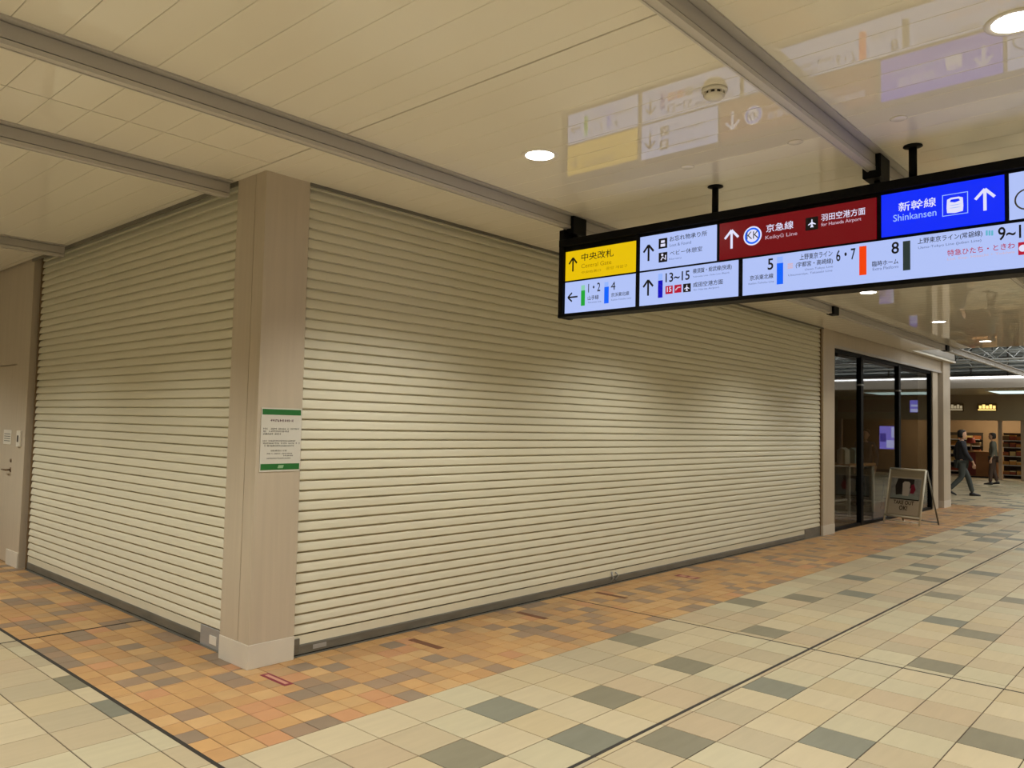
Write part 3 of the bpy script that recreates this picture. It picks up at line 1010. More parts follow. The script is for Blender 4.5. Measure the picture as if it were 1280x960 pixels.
for ry in (-2.135, -3.37, -4.6):
    rd = MB(); rd.tube([(0.06, ry + 3.1, ZT - 2.445), (0.06, ry + 3.1, ZC - 2.44)], 0.022, 14)
    o = rd.build('hanging_rod', M['black'], sign)
    MB().lathe([(0, 0), (0.05, 0), (0.052, -0.006), (0.03, -0.014), (0.022, -0.016)], (0.06, ry + 3.1, ZC - 2.44)).build('ceiling_flange', M['black'], o)
    MB().lathe([(0.04, 0.0), (0.04, 0.01), (0.022, 0.016)], (0.06, ry + 3.1, ZT - 2.44)).build('rod_collar', M['black'], o)
for by in (BEAM_Y['1'], BEAM_Y['R']):
    box_obj('rail_bracket', (0.03, 0.20, by + 3.1 - 0.03, by + 3.1 + 0.075, 3.10 - 2.44, ZC - 2.44 - 0.0095), M['black'], sign, 0.006)
    box_obj('bracket_bolt', (0.10, 0.13, by + 3.1, by + 3.1 + 0.03, 3.04 - 2.44, 3.11 - 2.44), M['black'], sign, 0.003)

# ================================================================== NOTICE ON THE PILLAR
nt_ = empty('notice_poster', (0.178, -0.001, 1.262))
tag(nt_, 'white printed notice with green top and bottom bands taped to the corner pillar', 'poster')
box_obj('sheet', (-0.151, 0.151, -0.004, 0.001, 0.0, 0.42), M['paper'], nt_)
box_obj('green_band', (-0.144, 0.144, -0.0055, -0.003, 0.375, 0.412), M['green_band'], nt_)
gb = box_obj('green_band', (-0.144, 0.144, -0.0055, -0.003, 0.012, 0.052), M['green_band'], nt_)
MB().add([(-0.02, -0.0058, 0.022), (0.02, -0.0058, 0.022), (0.026, -0.0058, 0.042), (-0.014, -0.0058, 0.042)], [(0, 1, 2, 3)]).build('band_mark', M['green_pale'], gb)


def fine_print(x0, x1, z, h, m, seed, word=0.9):
    """illegible small print: a row of stroke clusters"""
    r = random.Random(seed)
    mb = MB()
    x = x0
    while x < x1 - h * 0.5:
        if r.random() < word:
            for k in range(3):
                a, b = x + r.random() * h * 0.4, z - h / 2 + r.random() * h * 0.75
                mb.box(a, a + h * 0.55, -0.0052, -0.0038, b, b + h * 0.16)
            a = x + r.random() * h * 0.7
            mb.box(a, a + h * 0.16, -0.0053, -0.0038, z - h / 2, z + h / 2)
        x += h * 1.02
    if mb.v:
        mb.build('printed_line', m, nt_)


fine_print(-0.085, 0.09, 0.338, 0.017, M['print_plum'], 1, 1)
for k, (a, b, z, h) in enumerate([(-0.135, 0.13, 0.283, 0.011), (-0.135, 0.06, 0.266, 0.011), (-0.135, 0.0, 0.249, 0.012),
                                  (-0.135, 0.11, 0.203, 0.010), (-0.135, 0.14, 0.187, 0.011), (-0.135, 0.10, 0.171, 0.010),
                                  (-0.075, 0.05, 0.138, 0.010), (-0.10, 0.09, 0.119, 0.008), (0.02, 0.09, 0.105, 0.009), (-0.10, 0.08, 0.088, 0.007)]):
    fine_print(a, b, z, h, M['print_grey'], 10 + k, 0.93)

# ================================================================== TAPES ON THE FLOOR
tp = empty('floor_tape', (0.04, -0.28, 0.0))
tag(tp, 'bright purple tape strip with pale print on the floor at the corner pillar', 'tape')
MB().box(-0.034, 0.030, -0.148, 0.14, -0.001, 0.0012).build('strip', M['tape'], tp)
MB().box(-0.014, 0.012, -0.12, 0.115, 0.001, 0.0016).build('print', M['tape_white'], tp)
for (x, y, w) in ((1.235, -0.32, 0.33), (2.46, -0.283, 0.32), (3.64, -0.268, 0.36)):
    o = MB().box(-0.03, 0.03, -w / 2, w / 2, -0.001, 0.0012).build('floor_tape', M['tape_brown'])
    o.location = (x, y, 0)
    tag(o, 'worn brown tape strip lying on the terracotta tiles before the long shutter', 'tape', 'worn floor tape strips')
tp = empty('floor_tape', (5.05, -0.287, 0.0))
tag(tp, 'purple-edged floor tape with two white squares before the long shutter', 'tape')
MB().box(-0.06, 0.06, -0.13, 0.13, -0.001, 0.0012).build('strip', M['tape'], tp)
for s in (-0.06, 0.05):
    MB().box(-0.045, 0.045, s - 0.04, s + 0.04, 0.001, 0.0016).build('white_square', M['tape_white'], tp)

# ================================================================== GLASS SHOPFRONT
GX0, GX1, GY = 10.20, 16.1, 0.10
struct(box_obj('wall_shop_header', (10.2, 16.72, 0.03, 0.34, 3.02, ZC + 0.02), M['pillar']))
struct(box_obj('trim_8', (10.2, 16.72, 0.015, 0.05, 2.985, 3.03), M['rail']))
win = struct(MB().box(GX0, GX1, GY - 0.03, GY + 0.05, 2.93, 3.0).box(GX0, GX1, GY - 0.03, GY + 0.05, 0.0, 0.05)
             .build('window_1', M['black']))
for x, w in ((GX0 + 0.02, 0.04), (11.69, 0.12), (13.84, 0.12), (GX1 - 0.03, 0.06)):
    box_obj('mullion', (x - w / 2, x + w / 2, GY - 0.04, GY + 0.05, 0.02, 2.96), M['black'], win, 0.004)
for a, b in ((GX0 + 0.04, 11.63), (11.75, 13.78), (13.90, GX1 - 0.06)):
    box_obj('pane', (a - 0.005, b + 0.005, GY, GY + 0.008, 0.045, 2.94), M['glass'], win)
for x in (11.69, 13.84):
    box_obj('hinge_ring', (x - 0.066, x + 0.066, GY - 0.045, GY + 0.02, 2.44, 2.47), M['steel'], win)
jm = struct(MB().box(16.1, 16.5, 0.04, 0.34, 0, 3.02).build('trim_9', M['pillar']))
struct(box_obj('trim_10', (16.5, 16.72, 0.12, 0.34, 0, 3.02), M['shop_dark']))
# the room behind the glass
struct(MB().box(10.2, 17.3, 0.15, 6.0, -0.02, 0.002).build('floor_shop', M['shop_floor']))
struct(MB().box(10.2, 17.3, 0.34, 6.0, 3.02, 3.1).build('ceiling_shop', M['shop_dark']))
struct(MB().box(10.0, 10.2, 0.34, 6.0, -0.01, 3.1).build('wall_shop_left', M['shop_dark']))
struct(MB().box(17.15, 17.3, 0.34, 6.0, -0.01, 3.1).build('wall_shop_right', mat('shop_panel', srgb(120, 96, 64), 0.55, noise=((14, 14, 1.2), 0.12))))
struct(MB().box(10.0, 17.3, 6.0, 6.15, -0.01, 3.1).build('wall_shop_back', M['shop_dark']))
scr = emit('screen_blue', (0.22, 0.20, 0.9, 1), 0.9)
scr2 = emit('screen_pale', (0.5, 0.55, 1.0, 1), 1.0)
scr3 = emit('screen_navy', (0.03, 0.03, 0.35, 1), 1.0)
tv = empty('wall_screen', (17.15, 1.27, 1.22))
tag(tv, 'lit blue advertising screen seen through the shop glass', 'screen')
box_obj('bezel', (-0.05, 0.001, -0.20, 0.20, 0, 0.6), M['black'], tv, 0.004)
pic = box_obj('picture', (-0.053, -0.048, -0.175, 0.175, 0.03, 0.57), scr, tv)
box_obj('picture_block', (-0.056, -0.052, -0.16, 0.02, 0.06, 0.24), scr2, pic)
box_obj('picture_block', (-0.056, -0.052, -0.165, -0.09, 0.30, 0.55), scr2, pic)
box_obj('picture_block', (-0.056, -0.052, 0.03, 0.165, 0.2, 0.40), scr3, pic)
tv = empty('wall_screen', (17.15, 0.67, 2.10))
tag(tv, 'small bright blue screen high on the shop wall behind the glass', 'screen')
box_obj('bezel', (-0.05, 0.001, -0.12, 0.12, 0, 0.32), M['black'], tv, 0.004)
pic = box_obj('picture', (-0.053, -0.048, -0.105, 0.105, 0.02, 0.30), scr, tv)
box_obj('picture_block', (-0.056, -0.052, -0.10, 0.09, 0.03, 0.10), scr2, pic)
box_obj('picture_block', (-0.056, -0.052, -0.09, 0.08, 0.15, 0.2), scr2, pic)
tag(MB().box(17.04, 17.12, 1.0, 2.4, 2.12, 2.42).build('red_banner', mat('red_banner', srgb(120, 34, 24), 0.6)),
    'dark red banner board on the shop wall above the blue screen', 'banner')
# counter table with a white frame, and things on it
tb = empty('counter_table', (13.7, 1.0, 0))
tag(tb, 'high white-framed table with wooden top behind the shop glass', 'table')
wood = mat('table_wood', srgb(178, 132, 84), 0.45, noise=((2, 30, 30), 0.12))
box_obj('table_top', (-0.75, 0.75, -0.3, 0.3, 0.95, 1.0), wood, tb, 0.004)
for sx in (-0.7, 0.7):
    for sy in (-0.26, 0.26):
        box_obj('leg', (sx - 0.02, sx + 0.02, sy - 0.02, sy + 0.02, 0, 0.951), M['white'], tb)
    box_obj('foot_rail', (sx - 0.016, sx + 0.016, -0.26, 0.26, 0.2, 0.235), M['white'], tb)
box_obj('foot_rail', (-0.7, 0.7, 0.244, 0.276, 0.2, 0.235), M['white'], tb)
for k, (x, y, h, c) in enumerate(((13.15, 0.9, 0.27, (190, 186, 170)), (13.5, 1.02, 0.24, (170, 176, 168)), (13.85, 0.95, 0.26, (120, 150, 150)), (14.2, 1.0, 0.2, (60, 96, 110)))):
    bx = empty('paper_carton', (x, y, 1.0))
    tag(bx, ('cream', 'pale grey', 'grey-green', 'dark teal')[k] + ' folded carton standing on the high table behind the glass', 'carton')
    mm = mat('carton_%d' % k, srgb(*c), 0.6)
    box_obj('body', (-0.13, 0.13, -0.08, 0.08, 0, h), mm, bx, 0.003)
    MB().prism([(-0.08, h), (0.08, h), (0.0, h + 0.05)], 0, -0.13, 0.13).build('folded_top', mm, bx)
# stools
for x in (12.2, 15.4):
    st = empty('bar_stool', (x, 1.1 if x < 14 else 0.7, 0))
    tag(st, 'black round bar stool ' + ('left of the high table' if x < 14 else 'right of the high table') + ' inside the shop', 'stool')
    MB().lathe([(0, 0.66), (0.17, 0.66), (0.18, 0.68), (0.17, 0.71), (0, 0.715)]).build('seat', M['black_soft'], st)
    for k in range(4):
        a = k * math.pi / 2 + 0.7
        MB().tube([(0.13 * math.cos(a), 0.13 * math.sin(a), 0.665), (0.2 * math.cos(a), 0.2 * math.sin(a), 0.003)], 0.012, 8).build('leg', M['black'], st)
    MB().tube([(0.172 * math.cos(k * math.pi / 8), 0.172 * math.sin(k * math.pi / 8), 0.24) for k in range(17)], 0.009, 6).build('foot_ring', M['black'], st)

# ================================================================== A-FRAME BOARD
L_, R_ = Vector((12.667, 0.017, 0)), Vector((12.438, -0.662, 0))
ang = math.atan2((R_ - L_).y, (R_ - L_).x)
af = empty('a_frame_board', (L_ + R_) / 2, ang)       # local +x: to the viewer's right, local +y: away from the viewer
tag(af, 'ivory A-frame board with a drink photo poster in front of the glass shopfront', 'signboard')
HW, TOPZ, LEAN, DEP = 0.345, 0.97, 0.20, 0.56
alu = mat('ivory_frame', srgb(226, 222, 206), 0.4)


def afp(a, z, back=False):
    """point on the front (or rear) leaf: a across, z up"""
    y = LEAN * z / TOPZ if not back else DEP - (DEP - LEAN - 0.03) * z / TOPZ
    return Vector((a, y, z))


for s, nm in ((-1, 'leg'), (1, 'leg')):
    MB().tube([afp(s * HW, 0.0), afp(s * HW, TOPZ)], 0.016, 10).build('front_leg', alu, af)
    MB().tube([afp(s * HW, 0.0, True), afp(s * HW, TOPZ, True)], 0.014, 10).build('rear_leg', M['bar'], af)
MB().tube([afp(-HW, TOPZ), afp(HW, TOPZ)], 0.018, 10).build('top_rail', alu, af)
MB().tube([afp(-HW, 0.13), afp(HW, 0.13)], 0.018, 10).build('lower_rail', alu, af)
MB().tube([afp(-HW, 0.045), afp(HW, 0.045)], 0.010, 8).build('foot_rail', alu, af)
MB().tube([afp(-HW, 0.045, True), afp(HW, 0.045, True)], 0.010, 8).build('foot_rail', M['bar'], af)
lean = Matrix.Rotation(-math.atan2(LEAN, TOPZ), 4, 'X')


def afrect(name, a0, a1, z0, z1, d, m, th=0.004, parent=af):
    vs = []
    for dd in (d, d + th):
        for (a, z) in ((a0, z0), (a1, z0), (a1, z1), (a0, z1)):
            p = afp(a, z); p.y -= dd; vs.append(p)
    return MB().add(vs, [(0, 1, 2, 3), (4, 7, 6, 5), (0, 4, 5, 1), (1, 5, 6, 2), (2, 6, 7, 3), (3, 7, 4, 0)]).build(name, m, parent)


afrect('board', -HW + 0.01, HW - 0.01, 0.14, 0.96, -0.008, mat('board_face', srgb(176, 164, 140), 0.5), 0.01)
post = afrect('poster', -0.29, 0.29, 0.17, 0.83, 0.003, mat('poster_tan', srgb(200, 188, 168), 0.5), 0.002)
ph = afrect('poster_photo', -0.29, 0.29, 0.43, 0.81, 0.006, mat('poster_photo', srgb(150, 152, 150), 0.5, noise=((9, 9, 9), 0.4)), 0.0015)


def afblob(name, pts, d, m):
    vs = []
    for a, z in pts:
        p = afp(a, z); p.y -= d; vs.append(p)
    return MB().add(vs, [tuple(range(len(pts)))]).build(name, m, af)


afblob('poster_dark_shape', [(-0.17, 0.50), (0.02, 0.48), (0.05, 0.62), (0.16, 0.66), (0.16, 0.80), (-0.16, 0.80), (-0.2, 0.66)], 0.0085, mat('poster_dark', srgb(44, 36, 32), 0.6))
afblob('poster_cup', [(-0.045, 0.50), (0.075, 0.50), (0.09, 0.72), (0.06, 0.755), (-0.03, 0.755), (-0.06, 0.72)], 0.0095, mat('poster_cup', srgb(206, 198, 188), 0.5))
afblob('poster_berry', [(0.10, 0.55), (0.17, 0.55), (0.2, 0.62), (0.16, 0.72), (0.11, 0.70)], 0.0100, mat('poster_berry', srgb(132, 24, 52), 0.5))
afblob('poster_plate', [(-0.26, 0.445), (0.28, 0.445), (0.27, 0.50), (0.12, 0.53), (-0.1, 0.52), (-0.25, 0.49)], 0.0090, mat('poster_plate', srgb(150, 160, 154), 0.5))
afblob('poster_edge', [(-0.28, 0.428), (0.28, 0.428), (0.28, 0.448), (-0.28, 0.448)], 0.0102, M['black_soft'])


def afplace(a, z):
    p = afp(a, z); p.y -= 0.0108
    return p


fit_text('TAKE OUT', -0.20, 0.20, 0.345, 0.415, M['ink_brown'], afplace, post, bold=0.02)
fit_text('OK!', -0.075, 0.085, 0.245, 0.325, M['ink_brown'], afplace, post, bold=0.02)

# ================================================================== FAR HALL
HX, HZ, FZ = 26.0, 5.2, 3.16                      # far fascia line, hall ceiling, low ceiling beyond
wt = mat('hall_white', srgb(214, 216, 212), 0.4)
silver = mat('hall_silver', srgb(190, 196, 198), 0.3, 0.3)
struct(MB().box(CEX, 36.2, -14, 9, HZ, HZ + 0.2).build('ceiling_hall', wt))
struct(MB().box(HX + 0.4, HX + 0.5, -14, 9, 3.52, HZ).build('wall_far_upper', mat('hall_panel', srgb(204, 212, 212), 0.35)))
struct(MB().box(CEX - 0.1, CEX, -14, -0.95, ZC + 0.02, HZ).box(CEX, 17.4, -0.12, 0.0, ZC + 0.04, HZ).box(17.3, 17.4, 0.34, 9, -0.01, HZ)
       .box(17.3, 17.4, -0.12, 0.34, ZC + 0.04, HZ).build('wall_hall_near', mat('hall_grey', srgb(150, 146, 138), 0.5)))
struct(MB().box(HX, 36.2, -14, 9, FZ, 3.52).build('ceiling_far', mat('far_ceiling', srgb(176, 164, 144), 0.4)))
struct(MB().box(HX - 0.06, HX + 0.4, -14, 9, FZ - 0.02, 3.52).build('trim_11', mat('far_fascia', srgb(168, 160, 148), 0.45)))
led = MB().box(-0.04, 0.02, -14, 9, -0.025, 0.025).build('led_strip', emit('led_white', (0.92, 0.94, 1, 1), 4.0, (0.8, 0.8, 0.8, 1)))
led.location = (HX - 0.08, 0, 3.47)
tag(led, 'long white light strip running along the far hall ceiling edge', 'light strip')
# steel rails and posts above the strip
for k, zz in enumerate((3.60, 3.72, 3.84, 3.97, 4.12, 4.28, 4.5, 4.8)):
    o = MB().box(0, 0.10, -14, 9, -0.025, 0.025).build('louvre_rail', silver if k % 2 else M['rail_line'])
    o.location = (HX + 0.22, 0, zz)
    tag(o, ('pale silver' if k % 2 else 'dark steel') + ' horizontal louvre rail above the far white light strip', 'rail',
        ('silver' if k % 2 else 'dark') + ' louvre rails in the far hall')
for k in range(22):
    y = -13 + k * 1.03
    o = MB().tube([(0, 0, 0), (0, 0, HZ - 3.515)], 0.028, 8).build('steel_post', M['rail_line'])
    o.location = (HX + 0.12, y, 3.515)
    tag(o, 'thin dark steel post above the far white light strip', 'post', 'steel posts in the far hall')
for k, (x, z, h) in enumerate(((17.9, 3.36, 0.34), (20.6, 3.52, 0.4), (23.4, 3.62, 0.45))):
    t = empty('ceiling_truss', (x, 0, z))
    tag(t, ('first', 'middle', 'last')[k] + ' pale steel ceiling truss of the far hall, counted from the low ceiling', 'truss')
    MB().tube([(0, -14, 0), (0, 9, 0)], 0.022, 8).build('lower_chord', silver, t)
    MB().tube([(0, -14, h), (0, 9, h)], 0.022, 8).build('upper_chord', silver, t)
    for j in range(28):
        y = -13.6 + j * 0.8
        MB().tube([(0, y, 0), (0, y + 0.4, h)], 0.012, 6).build('web_bar', silver, t)
        MB().tube([(0, y + 0.4, h), (0, y + 0.8, 0)], 0.012, 6).build('web_bar', silver, t)
    for j in range(12):
        MB().tube([(0, -13 + 1.9 * j, h), (0, -13 + 1.9 * j, HZ - z)], 0.012, 6).build('hanger', M['rail_line'], t)
# hall lighting: rows of tube lamps under the high ceiling
for x in (16.0, 19.5, 22.0, 24.6):
    for y in (-10, -6, -2):
        t = empty(lamp_name('tube_lamp', (x, y, HZ)), (x, y, HZ))
        tag(t, 'long white tube lamp under the high ceiling of the far hall', 'lamp', 'tube lamps in the far hall')
        box_obj('housing', (-0.12, 0.12, -0.9, 0.9, -0.07, 0.002), M['white'], t, 0.005)
        box_obj('tube', (-0.09, 0.09, -0.86, 0.86, -0.078, -0.068), emit('tube_%g_%g' % (x, y), (0.95, 1, 0.97, 1), 6.0), t)
        ld2 = bpy.data.lights.new('tube_light', 'AREA'); ld2.shape = 'RECTANGLE'; ld2.size = 0.2; ld2.size_y = 1.7
        ld2.energy = 52; ld2.color = (1, 0.98, 0.94)
        o = bpy.data.objects.new(lamp_name('tube_light', (x, y, HZ)), ld2); COL.objects.link(o); o.parent = t; o.location = (0, 0, -0.1)
# lamp panel under the far low ceiling
lp = empty('ceiling_light_panel', (28.4, -1.9, FZ))
tag(lp, 'wide pale green-white light panel under the far low ceiling', 'light panel')
box_obj('frame', (-0.95, 0.95, -3.2, 3.2, -0.05, 0.002), M['white'], lp, 0.006)
box_obj('diffuser', (-0.9, 0.9, -3.1, 3.1, -0.056, -0.048), emit('panel_light', (0.70, 0.92, 0.86, 1), 1.3), lp)
# far shop row
struct(MB().box(31.2, 31.5, -14, 9, 2.20, FZ + 0.01).build('wall_far', mat('far_shop_fascia', srgb(172, 152, 124), 0.55)))
struct(MB().box(35.4, 35.6, -14, 9, -0.01, FZ + 0.01).build('wall_far_back', mat('far_shop_back', srgb(176, 148, 112), 0.6, noise=((3, 1.6, 1.4), 0.06))))
struct(MB().box(17.4, 36.2, 8.9, 9.1, -0.01, HZ).build('wall_hall_side', M['wall_warm']))
struct(MB().box(-9, 36.2, -14.2, -14, -0.01, HZ).build('wall_opposite', M['wall']))
struct(MB().box(-9.2, -9, -14, 9, -0.01, ZC + 0.2).build('wall_behind', M['wall']))
struct(MB().box(-9, 0.4, 9, 9.2, -0.01, ZC + 0.2).build('wall_passage_end', M['wall']))
for y in (-9.5, -7.2, -4.9, -2.9, -1.1, 0.86, 1.58, 4.6, 6.8):
    o = MB().cbox(-0.07, 0.07, -0.06, 0.06, 0, 2.21, c=0.008).build('shop_post', mat('post_tan', srgb(178, 150, 126), 0.5))
    o.location = (31.35, y, 0)
    own = {0.86: 'slim tan post at the edge of the far bay beyond the narrow goods rack',
           1.58: 'slim tan post between the far brown counter and the narrow goods rack'}.get(y)
    tag(o, own or 'slim tan post between the far lit shop bays', 'post', 'posts of the far shop bays')
warm = emit('warm_sign', (1.0, 0.66, 0.20, 1), 1.5)
dim = emit('dim_sign', (0.62, 0.5, 0.3, 1), 0.55)
for k, (y, w) in enumerate(((1.95, 0.62), (3.02, 0.56))):
    t = empty('shop_sign', (31.12, y, 2.55))
    tag(t, ('glowing yellow shop sign in the middle of the far fascia', 'dim cream shop sign on the far fascia nearest the shopfront pillar')[k], 'sign')
    box_obj('box', (-0.06, 0.081, -w / 2, w / 2, 0, 0.28), mat('sign_box%d' % k, srgb(120, 96, 52), 0.5), t, 0.006)
    nb = 5
    for q in range(nb):
        a = -w / 2 + 0.03 + q * (w - 0.06) / nb
        box_obj('lit_block', (-0.066, -0.058, a, a + (w - 0.06) / nb * 0.8, 0.09, 0.24 if q % 2 else 0.20), warm if k != 1 else dim, t)
    box_obj('lit_strip', (-0.066, -0.058, -w / 2 + 0.02, w / 2 - 0.02, 0.02, 0.065), warm if k != 1 else dim, t)
ldw = bpy.data.lights.new('bay_light', 'AREA'); ldw.energy = 55; ldw.color = (1, 0.80, 0.55); ldw.size = 0.6
for y in (-4.6, -1.3, 2.3):
    t = empty(lamp_name('bay_lamp', (33.6, y, FZ)), (33.6, y, FZ))
    tag(t, 'square warm ceiling lamp inside a far lit shop bay', 'lamp', 'lamps of the far shop bays')
    box_obj('frame', (-0.32, 0.32, -0.32, 0.32, -0.03, 0.002), M['white'], t)
    box_obj('diffuser', (-0.28, 0.28, -0.28, 0.28, -0.036, -0.028), emit('bay_diff_%g' % y, (1, 0.8, 0.5, 1), 5), t)
    o = bpy.data.objects.new(lamp_name('bay_light', (33.6, y, FZ)), ldw); COL.objects.link(o); o.parent = t; o.location = (0, 0, -0.06)
brown = mat('counter_brown', srgb(140, 92, 52), 0.5, noise=((3, 3, 12), 0.12))
redb = mat('counter_red', srgb(110, 34, 26), 0.55)
cn = empty('shop_counter', (32.6, 2.36, 0))
tag(cn, 'brown wooden shop counter with a dark red side in the far bay', 'counter')
box_obj('body', (-0.35, 0.35, -0.5, 0.55, 0.05, 0.98), brown, cn, 0.01)
box_obj('plinth', (-0.33, 0.33, -0.48, 0.53, 0, 0.051), M['black_soft'], cn)
box_obj('counter_top', (-0.4, 0.4, -0.53, 0.58, 0.979, 1.02), wood, cn, 0.008)
box_obj('red_panel', (-0.36, -0.345, 0.22, 0.54, 0.08, 0.96), redb, cn)
rl = empty('red_table_lamp', (32.45, 2.78, 1.02))
tag(rl, 'small red-shaded lamp standing on the far brown counter', 'lamp')
MB().lathe([(0, 0), (0.10, 0), (0.10, 0.02), (0.03, 0.04), (0.025, 0.32), (0, 0.32)]).build('stem', M['bronze'], rl)
MB().lathe([(0.16, 0.30), (0.13, 0.52), (0.12, 0.52), (0.15, 0.30)]).build('shade', mat('red_shade', srgb(150, 50, 30), 0.6), rl)
shelf_cols = [(196, 140, 66), (170, 100, 50), (206, 180, 120), (150, 70, 44), (120, 96, 60), (214, 196, 150)]
goods_mats = [mat('goods_%d' % q, srgb(*c), 0.6) for q, c in enumerate(shelf_cols)]
for sidx, (sx, sy, hw) in enumerate(((33.1, 1.47, 0.34), (34.8, 3.6, 0.7))):
    where = ('narrow goods rack beside the far counter', 'wide goods rack at the back of the far bay')[sidx]
    sh = empty('rack_panel', (sx + 0.245, sy, 0))
    tag(sh, 'dark upright back panel of the ' + where, 'rack')
    box_obj('panel', (-0.01, 0.01, -hw - 0.02, hw + 0.02, 0, 1.72), M['shop_dark'], sh)
    box_obj('cap_rail', (-0.01, 0.01, -hw - 0.03, hw + 0.03, 1.715, 1.75), M['shop_dark'], sh)
    for j, z in enumerate((0.12, 0.5, 0.85, 1.18, 1.45)):
        bd = empty('shelf_board', (sx, sy, z))
        tag(bd, ('lowest', 'second lowest', 'middle', 'second highest', 'highest')[j] + ' shelf board of the ' + where, 'shelf')
        box_obj('board', (-0.26, 0.2353, -hw - 0.01, hw + 0.01, 0, 0.022), M['shop_dark'], bd)
        box_obj('price_rail', (-0.272, -0.258, -hw - 0.01, hw + 0.01, -0.012, 0.0215), M['rail'], bd)
        nq = 3 if sidx == 0 else 5
        for q in range(nq):
            step = 2 * hw / nq
            g = empty('goods_box', (sx - 0.05, sy - hw + step * (q + 0.5), z + 0.022))
            tag(g, 'small packaged goods box on the ' + ('narrow goods rack beside the far counter' if sidx == 0 else 'wide goods rack at the back of the far bay'), 'box',
                'goods on the ' + ('narrow shelf' if sidx == 0 else 'wide shelf'))
            w_, h_ = step * (0.40 + RNG.random() * 0.07), 0.12 + RNG.random() * 0.08
            box_obj('carton', (-0.1, 0.1, -w_, w_, 0, h_), goods_mats[RNG.randrange(6)], g, 0.005)
            box_obj('lid', (-0.103, 0.103, -w_ - 0.003, w_ + 0.003, h_ - 0.03, h_ + 0.004), goods_mats[RNG.randrange(6)], g)


# ================================================================== PEOPLE
def skin_mesh(name, verts, edges, radii, root=0, sub=2):
    me = bpy.data.meshes.new(name)
    me.from_pydata(verts, edges, [])
    o = bpy.data.objects.new(name, me)
    COL.objects.link(o)
    sk = o.modifiers.new('skin', 'SKIN')
    sk.use_smooth_shade = True
    for i, r in enumerate(radii):
        d = me.skin_vertices[0].data[i]
        d.radius = r if isinstance(r, tuple) else (r, r)
        d.use_root = (i == root)
    ss = o.modifiers.new('sub', 'SUBSURF'); ss.levels = sub; ss.render_levels = sub
    dg = bpy.context.evaluated_depsgraph_get()
    out = bpy.data.meshes.new_from_object(o.evaluated_get(dg))
    bpy.data.objects.remove(o, do_unlink=True)
    out.name = name
    for p in out.polygons: p.use_smooth = True
    return out


